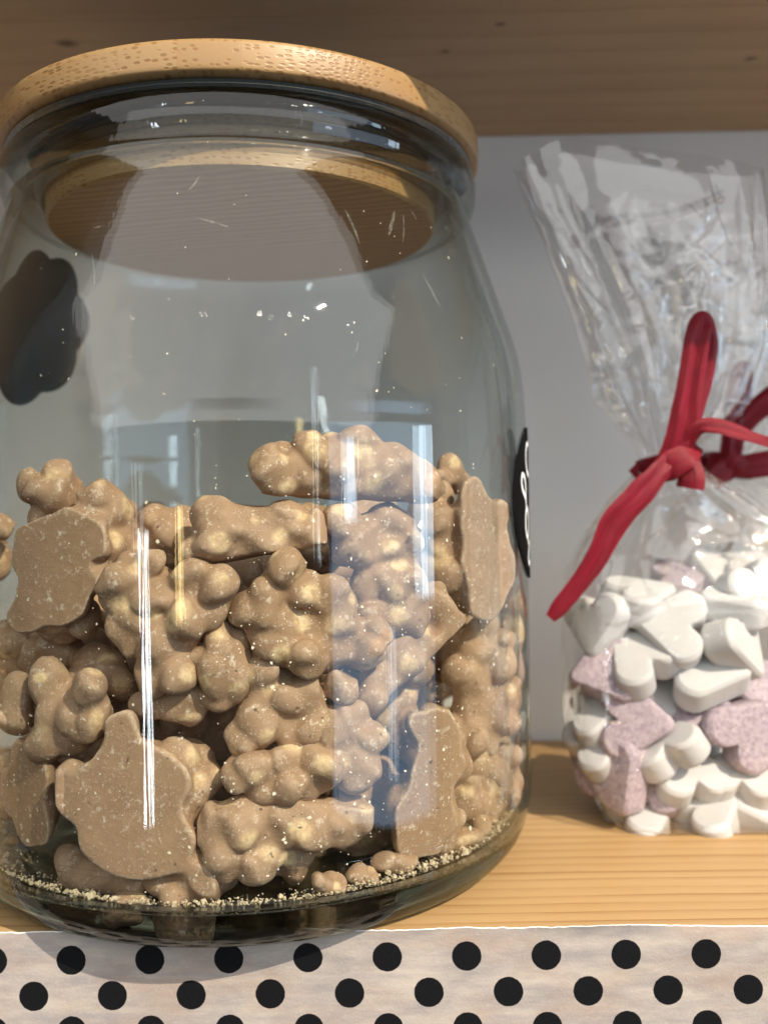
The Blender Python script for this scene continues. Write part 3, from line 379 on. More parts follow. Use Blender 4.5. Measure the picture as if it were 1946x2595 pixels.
# label, place (mm), face normal and point direction (right, up, toward), colour, scale
HEARTS = [
 ["white heart sweet standing on edge at the top left corner of the front bag",[110.6,10.0,62.9],[-0.75,0.25,0.6],[0.2,-1,0],"w",1.0],
 ["white heart sweet lying flat atop the front bag, seen from its side",[125.5,14.0,70.1],[0.05,0.96,0.25],[1,0,-0.3],"w",1.1],
 ["pale lilac heart sweet half hidden under the topmost white ones",[120.3,18.0,62.3],[-0.2,0.6,0.7],[-1,-0.3,0],"l",1.0],
 ["white heart sweet facing the viewer just below the top of the front bag",[132.1,4.0,62.3],[-0.2,0.45,0.87],[-0.9,0.25,0],"w",1.05],
 ["white heart sweet with two round lobes, leaning under the topmost one facing the viewer",[122.1,4.0,52.3],[-0.25,0.72,0.6],[-0.65,0.7,-0.6],"w",1.05],
 ["pale lilac heart sweet at the left wall, pointing left",[110.9,6.0,47.8],[-0.25,0.5,0.8],[-1,-0.2,0],"l",1.0],
 ["large white heart sweet lying tilted right of the middle of the front bag",[144.1,4.0,47.2],[-0.1,0.75,0.62],[1,-0.1,0.3],"w",1.1],
 ["white heart sweet at the right, side to the viewer, below the gold fold",[152.1,4.0,56.5],[0.75,0.3,0.6],[0.4,-0.9,0],"w",1.1],
 ["white heart sweet lying flat at the top right of the front bag",[152.8,10.0,68.6],[0.05,0.95,0.25],[-1,0,0.2],"w",1.0],
 ["white heart sweet upright at the top right edge of the photograph",[162.0,12.0,72.3],[0.3,0.3,0.9],[0.3,-1,0],"w",1.0],
 ["large speckled lilac heart sweet pointing right in the middle of the front bag",[119.6,2.0,33.6],[-0.15,0.12,0.97],[1,-0.1,0.1],"l",1.08],
 ["white heart sweet at the left wall beside the large lilac one, upper of two",[110.0,8.0,34.3],[-0.4,0.75,0.5],[0.9,0.3,0.3],"w",0.9],
 ["white heart sweet at the left wall beside the large lilac one, lower of two",[109.5,8.0,24.7],[-0.4,0.7,0.55],[0.8,0.5,0],"w",0.95],
 ["white heart sweet mostly hidden above the point of the large lilac one",[130.3,12.0,39.7],[0.2,0.6,0.7],[0,-1,0.5],"w",0.9],
 ["small pale lilac heart sweet seen end on between two large lilac ones",[143.1,6.0,35.3],[-0.3,0.65,0.65],[0.3,0.5,-0.8],"l",0.9],
 ["large speckled lilac heart sweet at the right side of the front bag",[153.1,2.0,30.2],[0.15,0.1,0.97],[0.7,0.7,0],"l",1.08],
 ["white heart sweet seen as a slanted bar beside the large lilac one",[130.1,2.0,25.2],[-0.55,0.8,0.25],[0.25,0.1,-1],"w",1.0],
 ["lilac heart sweet on edge at the lower left, its bright side turned right",[114.0,3.0,15.4],[-0.7,0.05,0.6],[0.45,-0.85,0.3],"l",1.1],
 ["small lilac heart sweet in the hollow beside the slanted bar one",[125.8,8.0,10.2],[-0.3,0.5,0.7],[0.3,0.6,-0.6],"l",0.85],
 ["white heart sweet with round lobes to the front low in the front bag",[137.3,5.0,15.3],[0,0.72,0.65],[-0.1,0.6,-0.7],"w",1.0],
 ["white heart sweet low at the right under the right lilac one",[152.5,5.0,14.3],[0,0.8,0.55],[0.2,0.5,-0.8],"w",1.0],
 ["cream heart sweet lying at the bottom left corner of the front bag, side on",[122.6,6.0,1.1],[0.05,0.93,0.3],[1,0,-0.4],"w",1.0],
 ["cream heart sweet leaning at the bottom middle of the front bag",[143.7,3.0,3.8],[-0.25,0.9,0.35],[1,0.25,-0.3],"w",1.05],
 ["cream heart sweet at the bottom right edge of the photograph",[158.1,4.0,3.7],[0.3,0.8,0.5],[-0.8,0.3,0.5],"w",1.0],
 ["lilac heart sweet in the gap left of the right lilac one, near the edge",[159.5,12.0,41.2],[0.2,0.5,0.8],[0,-1,0],"l",0.9],
 ["dark lilac heart sweet deep in the gap above the bottom cream ones",[136.1,16.0,3.2],[0,0.4,0.9],[1,0,0],"l",0.95],
 ["lilac heart sweet pressed to the left wall low in the front bag",[110.8,16.0,15.1],[-0.8,0.2,0.5],[0,-1,0],"l",0.9],
 ["white heart sweet in the second layer behind the left lilac one",[116.9,20.0,54.8],[-0.3,0.5,0.8],[1,0.2,0],"w",1.0],
 ["lilac heart sweet in the second layer behind the large white tilted one",[143.6,23.0,49.3],[0.3,0.4,0.85],[1,0.2,0],"l",1.0],
 ["white heart sweet in the second layer behind the large lilac one",[119.2,26.0,19.7],[0.1,0.8,0.5],[0,-1,0.3],"w",1.0],
 ["lilac heart sweet in the second layer behind the slanted bar",[137.7,20.0,28.6],[-0.3,0.5,0.8],[0,-1,0.3],"l",1.0],
 ["white heart sweet in the second layer left of the right lilac one",[152.2,23.0,16.9],[0.3,0.4,0.85],[-0.8,0.5,0],"w",1.0],
 ["white heart sweet in the second layer above the bottom left cream one",[125.2,26.0,4.1],[0.1,0.8,0.5],[-0.8,0.5,0],"w",1.0],
 ["white heart sweet in the second layer behind the lettered one",[133.6,20.0,54.5],[-0.3,0.5,0.8],[1,0.2,0],"w",1.0],
 ["lilac heart sweet in the second layer above the bottom cream ones",[156.5,23.0,3.1],[0.3,0.4,0.85],[1,0.2,0],"l",1.0],
 ["white heart sweet in the second layer behind the left wall ones",[116.1,26.0,38.4],[0.1,0.8,0.5],[0,-1,0.3],"w",1.0],
 ["pinkish heart sweet atop the rear bag, seen through the front film",[152.1,60.0,72.3],[-0.1,0.8,0.5],[1,0.1,0],"l",1.0],
 ["white heart sweet on top of the rear bag, seen under the ribbon flap",[165.9,60.0,75.0],[0.2,0.6,0.7],[-0.3,-1,0.2],"w",1.0],
 ["white heart sweet on top of the rear bag at the right edge",[177.0,60.0,78.3],[-0.1,0.8,0.5],[1,0.1,0],"w",1.0],
 ["lilac heart sweet in the rear bag at the right edge",[181.1,60.0,65.4],[0.2,0.6,0.7],[-0.3,-1,0.2],"l",1.0],
 ["white heart sweet in the rear bag just behind the front heap",[160.5,60.0,62.2],[-0.1,0.8,0.5],[1,0.1,0],"w",1.0],
]

# ------------------------------------------------------------------ setting: wall and the two shelf boards
tag(box('wall', -1.0, 1.0, .123, .14, -.3, .6, M['wall']), 'grey white painted wall behind the jar and the bags', None, None, 'structure')
tag(box('shelf', -1.0, 1.0, -.065, .1228, -.046, 0, M['shelf'], .0008), 'sunlit pine shelf board with fine dark grain lines under the jar', None, None, 'structure')
tag(box('upper_shelf', -1.0, 1.0, -.1015, .1228, .2652, .290, M['upper'], .0008), 'brown knotty underside of the pine shelf above the jar lid', None, None, 'structure')

# the dotted paper strip glued on the shelf edge, its top edge roughly torn
V, F = [], []
nx, zs = 700, (0.0, -.0006, -.003, -.012, -.024, -.045)
def topz(x): return .0004 + .0007*noise.noise((x*35, 0, 0)) + .0004*noise.noise((x*160, 3, 0)) + .0002*noise.noise((x*600, 7, 0))
for i in range(nx+1):
    x = -.30 + .65*i/nx
    for j, z in enumerate(zs):
        zz = topz(x) if j == 0 else (topz(x)-.00016 if j == 1 else z)
        V.append((x, -.0655 - (.0003*noise.noise((x*28, z*60, 2)) if j > 0 else .0), zz))
    for j, z in enumerate(zs):
        zz = topz(x) if j == 0 else (topz(x)-.00016 if j == 1 else z)
        V.append((x, -.0652+.0001, zz))
k = len(zs)*2
for i in range(nx):
    a, b = i*k, (i+1)*k
    for j in range(len(zs)-1):
        F.append((a+j, a+j+1, b+j+1, b+j)); F.append((a+len(zs)+j+1, a+len(zs)+j, b+len(zs)+j, b+len(zs)+j+1))
    F.append((a+len(zs), a, b, b+len(zs)))
pap = mesh_obj('paper_edging', V, F, M['paper'])
pap.data.materials.append(M['torn'])
for p in pap.data.polygons:
    if p.index % (2*(len(zs)-1)+1) in (0, 2*(len(zs)-1)): p.material_index = 1
tag(pap, 'whitewashed paper strip with rows of black dots along the shelf edge', 'paper trim')

# ------------------------------------------------------------------ the glass jar
jar = empty('glass_jar', (0, 0, 0), 'big clear glass jar with a rounded shoulder, filled halfway with chocolate peanut clusters', 'jar')
OUT = [(.0839, .0125), (.0846, .0155), (.0850, .0195), (.0851, .03), (.0851, .112), (.0850, .124), (.0848, .1315), (.0843, .1380), (.0835, .1436), (.0822, .1492), (.0805, .1545), (.0776, .163), (.0740, .1735),
       (.0716, .1805), (.0700, .185), (.0690, .1885), (.0688, .1905)]
def fine(prof, n=4):
    pts = [Vector((a, b, 0)) for a, b in prof]; res = []
    for i in range(len(pts)-1):
        p0, p1, p2, p3 = pts[max(i-1, 0)], pts[i], pts[i+1], pts[min(i+2, len(pts)-1)]
        for q in range(n):
            t = q/n
            v = .5*((2*p1)+(p2-p0)*t+(2*p0-5*p1+4*p2-p3)*t*t+(3*p1-p0-3*p2+p3)*t**3); res.append((v.x, v.y))
    res.append(prof[-1]); return res
OUTF = fine(OUT)
INF = [(r-.003, z) for r, z in OUTF]
revolve('body', OUTF + INF[::-1], M['glass'], jar, 200, True, 50)
revolve('base', [(.0005, .0028)] + fine([(.064, .0028), (.066, .0023), (.069, .0006), (.0730, .0001), (.0757, .0009), (.0785, .0030), (.0815, .0066), (.0830, .0098), (.0838, .0124)], 4)
        + fine([(.0809, .0124), (.0800, .0112), (.0780, .0105), (.073, .0103)], 4) + [(.0005, .0103)], M['solid'], jar, 200, True, 60)
revolve('rim', fine([(.0689, .1906), (.0704, .1925), (.0711, .1955), (.0711, .1985), (.0704, .2010), (.0693, .2022)], 5) + fine([(.0650, .2022), (.0640, .2012), (.0636, .197), (.0640, .193), (.0654, .1906)], 4), M['rim'], jar, 200, True, 60)
def r_at(z, prof=OUTF):
    return float(np.interp(z, [p[1] for p in prof], [p[0] for p in prof]))
def on_glass(az, z, off=.0):
    r = r_at(z)+off; a = R(az); return Vector((r*math.sin(a), -r*math.cos(a), z))
# two chalkboard stickers on the outside of the glass
def sticker(outline, parent, m, label=None, th=.0003):
    cx = sum(p[0] for p in outline)/len(outline); cz = sum(p[1] for p in outline)/len(outline)
    V, F = [], []; n = len(outline); rings = 8
    for off in (.0002, .0002+th):
        for q in range(rings+1):
            f = q/rings
            for a, z in outline: V.append(on_glass(cx+(a-cx)*f, cz+(z-cz)*f, off))
    b = (rings+1)*n
    for q in range(rings):
        for i in range(n):
            j = (i+1) % n
            F.append((q*n+i, q*n+j, (q+1)*n+j, (q+1)*n+i)); F.append((b+q*n+i, b+(q+1)*n+i, b+(q+1)*n+j, b+q*n+j))
    for i in range(n):
        j = (i+1) % n; F.append((rings*n+i, rings*n+j, b+rings*n+j, b+rings*n+i))
    o = mesh_obj('label', V, F, m, parent)
    if label: o['label'] = label
    return o
oval = [(81.5+17.5*math.cos(t), .1028+.0222*math.sin(t)) for t in [2*math.pi*i/72 for i in range(72)]]
lab = sticker(oval, jar, M['label'], 'black oval chalk label with white writing, on the right side')
# white chalk marker strokes at the left ends of its written lines
def stroke(pts, w=.0014):
    V, F = [], []
    P = [Vector((a-1.5, z, 0)) for a, z in pts]
    Q = []
    for i in range(len(P)-1):
        p0, p1, p2, p3 = P[max(i-1, 0)], P[i], P[i+1], P[min(i+2, len(P)-1)]
        for q in range(5):
            t = q/5; Q.append(.5*((2*p1)+(p2-p0)*t+(2*p0-5*p1+4*p2-p3)*t*t+(3*p1-p0-3*p2+p3)*t**3))
    Q.append(P[-1]); s = math.degrees(1/.0854)/1.0
    for i, p in enumerate(Q):
        d = Q[min(i+1, len(Q)-1)]-Q[max(i-1, 0)]; d = Vector((d.x*R(1)*.0854, d.y, 0)).normalized(); nn = Vector((-d.y, d.x, 0))
        for sd in (-1, 1):
            a = p.x+sd*nn.x*w/2*s; z = p.y+sd*nn.y*w/2; V.append(on_glass(a, z, .00065))
    for i in range(len(Q)-1): F.append((2*i, 2*i+1, 2*i+3, 2*i+2))
    return V, F
V, F = [], []
for pts in ([(79.5, .1105), (77, .1115), (75.6, .1140), (75.6, .1170), (77, .1192), (79.5, .1200)],                                  # C
            [(74.5, .1040), (71.8, .1062), (70.9, .1085), (71.6, .1105), (73.6, .1098), (74.6, .1075), (74.6, .1040), (75.2, .1012)],  # q
            [(76.0, .0925), (74.5, .0945), (74.0, .0975), (74.8, .1003), (76.6, .1008), (77.6, .0980), (77.4, .0945), (76.0, .0925)],  # O
            [(76.8, .0915), (78.4, .0912), (77.6, .0890), (76.8, .0870), (77.8, .0852), (79.2, .0860)]):                               # z
    v, f = stroke(pts); F += [tuple(i+len(V) for i in q) for q in f]; V += v
o = mesh_obj('lettering', V, F, M['chalk'], lab)
scal = []
for i in range(160):
    t = 2*math.pi*i/160
    s = 1+.13*abs(math.sin(3.5*t+.9))-.06
    scal.append((-105.5+18.0*s*math.cos(t)*.98, .1640+.0236*s*math.sin(t)))
sticker(scal, jar, M['label'], 'black scalloped chalk label seen from behind through the glass, at the left')

# ------------------------------------------------------------------ bamboo lid
lid = empty('jar_lid', (0, 0, .2027), 'round bamboo lid with a rubber seal, closing the big glass jar', 'lid')
def rev_local(name, prof, m, parent, dz, **kw): return revolve(name, [(r, z-dz) for r, z in prof], m, parent, 200, **kw)
rev_local('disc', [(.0005, .2044)] + fine([(.0698, .2044), (.0708, .2047), (.0719, .2053), (.0722, .2063)], 4) + fine([(.0722, .2112), (.0720, .2121), (.0715, .2127), (.0707, .2130)], 4) + [(.0005, .2130)], M['bamboo'], lid, .2027)
pl = rev_local('plug', [(.0005, .1872), (.0578, .1872), (.0585, .1879), (.0585, .2043), (.0005, .2043)], M['bamboo'], lid, .2027)
pl.data.materials.append(M['plug'])
for p in pl.data.polygons:
    if p.normal.z < -.8 and p.center.z < 0: p.material_index = 1
rev_local('seal', [(.0590, .2024), (.0694, .2024), (.0700, .2030), (.0694, .2036), (.0698, .2041), (.0590, .2041)], M['gasket'], lid, .2027)
rev_local('seal', [(.0588, .1925), (.0598, .1925), (.0612, .1940), (.0600, .1952), (.0616, .1966), (.0602, .1978), (.0618, .1992), (.0604, .2004), (.0604, .2021), (.0588, .2021)], M['seal'], lid, .2027)

# ------------------------------------------------------------------ chocolate peanut clusters (each one its own solid)
def surface_nets(D, org, h):
    s = D < 0
    nx, ny, nz = D.shape
    C = [(i, j, k) for i in (0, 1) for j in (0, 1) for k in (0, 1)]
    def cor(A, c): return A[c[0]:nx-1+c[0], c[1]:ny-1+c[1], c[2]:nz-1+c[2]]
    cnt = sum(cor(s, c).astype(int) for c in C)
    act = (cnt > 0) & (cnt < 8)
    acc = np.zeros(act.shape+(3,)); num = np.zeros(act.shape)
    for a in C:
        for ax in range(3):
            if a[ax] == 0:
                b = list(a); b[ax] = 1
                da, db = cor(D, a), cor(D, b); x = (da < 0) != (db < 0)
                t = np.where(x, da/np.where(x, da-db, 1), 0)
                for q in range(3): acc[..., q] += np.where(x, a[q]+(t if q == ax else 0), 0)
                num += x
    idx = -np.ones(act.shape, int); ii = np.argwhere(act); idx[act] = np.arange(len(ii))
    V = (ii+acc[act]/num[act][:, None])*h+org
    F = []
    for ax in range(3):
        u, v = [(1, 2), (2, 0), (0, 1)][ax]
        lo = [slice(1, n-1) for n in D.shape]; lo[ax] = slice(0, D.shape[ax]-1)
        hi = [slice(1, n-1) for n in D.shape]; hi[ax] = slice(1, D.shape[ax])
        a, b = s[tuple(lo)], s[tuple(hi)]
        for flip in (0, 1):
            w = np.argwhere((a & ~b) if flip == 0 else (~a & b))
            if not len(w): continue
            w = w+np.array([1 if q != ax else 0 for q in range(3)])
            eu = np.eye(3, dtype=int)[u]; ev = np.eye(3, dtype=int)[v]
            q = [w-eu-ev, w-ev, w, w-eu]
            f = np.stack([idx[p[:, 0], p[:, 1], p[:, 2]] for p in q], 1)
            F.append(f if flip == 0 else f[:, ::-1])
    return V, np.concatenate(F)
def build_cluster(rec, i):
    label, loc, phi, k, lumps, cuts = rec
    rng = np.random.default_rng(100+i)
    L = np.array([l[:6] for l in lumps], float); ang = np.radians([l[6] for l in lumps])
    if len(L) > 4:
        ex, ea = [], []
        for q in range(len(L)):
            for p_ in range(q):
                d_ = np.linalg.norm(L[q, :2]-L[p_, :2]); rs = (L[q, 3:5].mean()+L[p_, 3:5].mean())
                if d_ < rs*1.12:
                    t_ = rng.uniform(.35, .65); m_ = L[q]*t_+L[p_]*(1-t_)
                    ex.append([m_[0]+rng.normal(0, .8), m_[1]+rng.normal(0, .8), min(L[q, 2], L[p_, 2])-rng.uniform(.6, 3.2), *(np.array([rng.uniform(3.6, 5.4), rng.uniform(3.0, 4.0), rng.uniform(3.2, 4.6)]))]); ea.append(rng.uniform(0, 3.1))
        nl = len(L)
        if ex: L = np.concatenate([L, ex]); ang = np.concatenate([ang, ea])
    big = L[:, 3:6].max(1)
    h = .58 if len(lumps) > 3 else .42
    lo = (L[:, :3]-big[:, None]).min(0)-2; hi = (L[:, :3]+big[:, None]).max(0)+2
    n = np.ceil((hi-lo)/h).astype(int)+1
    g = np.stack(np.meshgrid(*[lo[q]+np.arange(n[q])*h for q in range(3)], indexing='ij'), -1)
    # slow irregular wobble so that no lump is a clean ellipsoid
    fr = rng.uniform(.25, .7, (5, 3))*rng.choice([-1, 1], (5, 3)); ph = rng.uniform(0, 6.28, 5)
    wob = sum(np.sin(g@fr[q]+ph[q]) for q in range(5))*.14
    D = None; LD = []; g0 = g
    fw_ = rng.uniform(.22, .62, (6, 3))*rng.choice([-1, 1], (6, 3)); pw = rng.uniform(0, 6.28, (6, 3))
    g = g0+sum(np.sin((g0@fw_[q])[..., None]+pw[q])*(.22 if q < 3 else .10) for q in range(6))
    for q in range(len(L)):
        p = g-L[q, :3]; c, s_ = math.cos(ang[q]), math.sin(ang[q])
        a = p[..., 0]*c+p[..., 1]*s_; b = -p[..., 0]*s_+p[..., 1]*c; w = p[..., 2]
        r = L[q, 3:6]*rng.uniform(.97, 1.05, 3)
        k0 = np.sqrt((a/r[0])**2+(b/r[1])**2+(w/r[2])**2); k1 = np.sqrt((a/r[0]**2)**2+(b/r[1]**2)**2+(w/r[2]**2)**2)
        d = k0*(k0-1)/np.maximum(k1, 1e-6)
        LD.append(d)
        if D is None: D = d
        else:
            kk = k*.62; hh = np.clip(.5+.5*(D-d)/kk, 0, 1); D = D*(1-hh)+d*hh-kk*hh*(1-hh)
    C = None                     # the poured chocolate between the nuts: a softer, slightly sunk-in union
    for q in range(len(L)):
        d = LD[q]
        if C is None: C = d
        else:
            hh = np.clip(.5+.5*(C-d)/5.5, 0, 1); C = C*(1-hh)+d*hh-5.5*hh*(1-hh)
    C = C+(1.0 if len(L) > 3 else 3)
    hh = np.clip(.5+.5*(C-D)/1.1, 0, 1); D = C*(1-hh)+D*hh-1.1*hh*(1-hh)
    D = D+wob
    for nu, nv, nw, off in cuts:
        D = np.maximum(D, g0@np.array([nu, nv, nw])-off+.05*wob)
    nuts = []
    if len(lumps) > 4:      # whole and half peanuts standing proud of the poured chocolate
        isflat = any(c_[2] > .9 for c_ in cuts)
        D = D+(.1 if isflat else .55)
        G = np.stack(np.gradient(D, h), -1)
        sel = np.argwhere((np.abs(D) < .35) & (G[..., 2] > (-.25 if not any(c_[2] > .9 for c_ in cuts) else -.6)))
        rng.shuffle(sel); P_, N_ = [], []
        for ix in sel[:6000]:
            p = g0[tuple(ix)]; nv = G[tuple(ix)]; ln = np.linalg.norm(nv)
            if ln < .2: continue
            if any(np.dot(c_[:3], p)-c_[3] > (-4.6 if isflat else -2.6) for c_ in cuts): continue
            if any(np.linalg.norm(p-q_) < 7.9 for q_ in P_): continue
            P_.append(p); N_.append(nv/ln)
            if len(P_) > 18: break
        for p, nv in zip(P_, N_):
            t1 = np.cross(nv, rng.normal(0, 1, 3)); t1 /= np.linalg.norm(t1); t2 = np.cross(nv, t1)
            r = np.array([rng.uniform(4.9, 6.6), rng.uniform(3.8, 4.7), rng.uniform(3.5, 4.3)])
            c_ = p-nv*r[2]*rng.uniform(.30, .80); q = g-c_
            a, b_, w = q@t1, q@t2, q@nv
            k0 = np.sqrt((a/r[0])**2+(b_/r[1])**2+(w/r[2])**2); k1 = np.sqrt((a/r[0]**2)**2+(b_/r[1]**2)**2+(w/r[2]**2)**2)
            d = k0*(k0-1)/np.maximum(k1, 1e-6); kk = rng.uniform(.5, 1.5)
            hh = np.clip(.5+.5*(D-d)/kk, 0, 1); D = D*(1-hh)+d*hh-kk*hh*(1-hh)
            nuts.append((c_, nv, r.mean(), rng.uniform(0, 1)))
        for nu, nv_, nw, off in cuts: D = np.maximum(D, g0@np.array([nu, nv_, nw])-off+.05*wob)
    D[0] = D[-1] = 5; D[:, 0] = D[:, -1] = 5; D[:, :, 0] = D[:, :, -1] = 5
    V, F = surface_nets(D, lo, h)
    # how thinly each lump's nut is coated: shows yellow on the proud side of some lumps
    nut = np.zeros(len(V)); yl = rng.uniform(0, 1, len(L))
    for q in range(len(L)):
        if yl[q] < .38 or big[q] > 10: continue
        d = (V-L[q, :3])/(L[q, 3:6]*1.02); e = np.exp(-((np.linalg.norm(d-np.array(rng.normal(0, .35, 3))+np.array([0, -.1, -.4]), axis=1))/.62)**2)
        nut = np.maximum(nut, e*(.45+.55*yl[q]))
    for c_, nv, r_, y_ in nuts:
        if y_ < .40: continue
        e = np.exp(-(np.linalg.norm(V-(c_+nv*r_*.75+rng.normal(0, .8, 3)), axis=1)/(r_*.62))**2)
        nut = np.maximum(nut, e*(.35+.65*y_))
    for c_ in cuts:
        if c_[2] > .9: nut = np.where(V@np.array(c_[:3])-c_[3] > -.7, nut*.3, nut)
    W = np.stack([V[:, 0], -V[:, 2], V[:, 1]], 1)/1000
    me = bpy.data.meshes.new('peanut_cluster'); me.from_pydata(W.tolist(), [], F.tolist()); me.update()
    at = me.attributes.new('nut', 'FLOAT', 'POINT'); at.data.foreach_set('value', nut.astype(np.float32))
    me.materials.append(M['choc']); me.polygons.foreach_set('use_smooth', [True]*len(me.polygons))
    small = len(lumps) <= 3 and ('loose' in label or 'chip' in label or 'drop' in label or 'flake' in label or 'nut bit' in label)
    o = bpy.data.objects.new('nut_piece' if small else 'peanut_cluster', me); COL.objects.link(o)
    o.location = [q/1000 for q in loc]; o.rotation_euler = (0, 0, R(phi))
    tag(o, label, 'nut' if 'peanut half' in label or 'whole peanut' in label or 'nut bit' in label else 'chocolate', 'loose bits on the jar floor' if small else 'milk chocolate peanut clusters in the jar')
    return o
for i, rec in enumerate(CLUSTERS): build_cluster(rec, i)

# the core of the heap: pieces nothing in the photo tells apart
crng = np.random.default_rng(77)
for i in range(46):
    lay = i//10; az = 2*math.pi*(i % 10)/10+lay*.3+crng.uniform(-.15, .15); rr = (52 if i % 2 else 30)+crng.uniform(-4, 4)
    if i >= 30: lay = (i-30)//8; az = R(62+(i-30) % 8*33.7+lay*12); rr = 62
    if -math.cos(az) < -.35 and False: continue
    ls = []
    for q in range(7):
        a_, d_ = crng.uniform(0, 6.28), crng.uniform(2, 13)
        ls.append([d_*math.cos(a_), d_*math.sin(a_)*.8, crng.uniform(-5, 5), crng.uniform(5, 8.5), crng.uniform(4.5, 7.5), crng.uniform(4, 7), int(crng.uniform(-50, 50))])
    x_, y_ = rr*math.sin(az), -rr*math.cos(az)
    if y_ < -38: y_ = -38
    build_cluster(['shaded chocolate peanut cluster packed in the core of the heap behind the front ones', [x_, y_, (24+lay*24 if i < 30 else 26+lay*32)+crng.uniform(-3, 3)], math.degrees(crng.uniform(-.6, .6)), 1.7, ls, []], 300+i)
# crumbs on the jar floor and dust clinging to the inside of the glass (nobody could count them)
rnd = random.Random(5)
def shards(name, spots, m, label, cat):
    V, F = [], []
    for p, nrm, s, fl in spots:
        q = nrm.to_track_quat('Z', 'Y').to_matrix() @ Matrix.Rotation(rnd.uniform(0, 6.28), 3, 'Z')
        n = rnd.choice((4, 5, 6)); b = len(V); asp = rnd.uniform(.45, 1.0)
        for lay in (0, 1):
            for i in range(n):
                a = 2*math.pi*i/n+rnd.uniform(-.3, .3); r = s*rnd.uniform(.6, 1.1)*(1 if lay == 0 else .7)
                V.append(p+q@Vector((r*math.cos(a), r*asp*math.sin(a), lay*s*fl*rnd.uniform(.7, 1.2))))
        F.append(tuple(range(b+n-1, b-1, -1))); F.append(tuple(range(b+n, b+2*n)))
        for i in range(n): j = (i+1) % n; F.append((b+i, b+j, b+n+j, b+n+i))
    return tag(mesh_obj(name, V, F, m, None, False), label, cat, None, 'stuff')
spots = []
for i in range(4200):
    az = rnd.uniform(-95, 95); t = abs(rnd.gauss(0, .0035)); dens = .25+.75*(noise.noise((az*.09, 0, 1))*.5+.5)*(1.2 if az > 0 else .8)
    if rnd.random() > dens: continue
    r = .0795-t; a = R(az); z = .0106+max(0, (r-.0765))*.55+abs(rnd.gauss(0, .0007))*(1.6 if az > 25 else .8)
    spots.append((Vector((r*math.sin(a), -r*math.cos(a), z)), Vector((rnd.gauss(0, .5), rnd.gauss(0, .5), 1)).normalized(), min(rnd.lognormvariate(-8.15, .55), .0015), rnd.uniform(.4, .9)))
shards('nut_crumbs', spots, M['crumb'], 'pale nut crumbs scattered along the front edge of the jar floor', 'crumbs')
spots = []
for i in range(4200):
    az = rnd.uniform(-85, 88); z = rnd.uniform(.014, .185)
    w = (.10 if z > .115 else .5)+(.45 if az > 5 and z < .12 else 0)
    if rnd.random() > w: continue
    n = -Vector((math.sin(R(az)), -math.cos(R(az)), 0)); p = on_glass(az, z, -.00305)
    big = rnd.random() < .05
    spots.append((p, n, min(rnd.lognormvariate(-8.65, .55), .0007)*(1.7 if big else 1), .15))
shards('nut_dust', spots, M['dust'], 'tiny white specks of nut dust clinging to the inside of the jar glass', 'dust')
# long smears scratched through the dust on the upper glass
V, F = [], []
for i in range(14):
    az, z = rnd.uniform(-55, 50), rnd.uniform(.135, .186); d = rnd.uniform(-2.2, 2.2); ln = rnd.uniform(.003, .010); c = rnd.uniform(-1, 1); b = len(V)
    w = rnd.uniform(.0002, .0007)
    for q in range(9):
        t = q/8-.5; aa = az+math.degrees((ln*t*math.cos(d)+c*.002*(t*t))/.08); zz = min(z+ln*t*math.sin(d), .189)
        ww = w*(1-4*t*t)**.5+.00002
        for sd in (-1, 1): V.append(on_glass(aa-math.degrees(sd*ww*math.sin(d)/.08), zz+sd*ww*math.cos(d), -.00306))
    for q in range(8): F.append((b+2*q, b+2*q+1, b+2*q+3, b+2*q+2))
g = N('smear'); tr = g.n('BsdfTransparent'); df = g.n('BsdfDiffuse'); df.inputs[0].default_value = (.8, .76, .68, 1); mx = g.n('MixShader')
g.put(mx.inputs[0], g.rng(g.noise(g.coord(), 1400, 3), .35, .65, 0, .2)); g.t.links.new(tr.outputs[0], mx.inputs[1]); g.t.links.new(df.outputs[0], mx.inputs[2]); g.t.links.new(mx.outputs[0], g.out.inputs[0])
tag(mesh_obj('dust_smears', V, F, g.m), 'faint pale smears and scratches in the dust on the upper jar glass', 'smears', None, 'stuff')

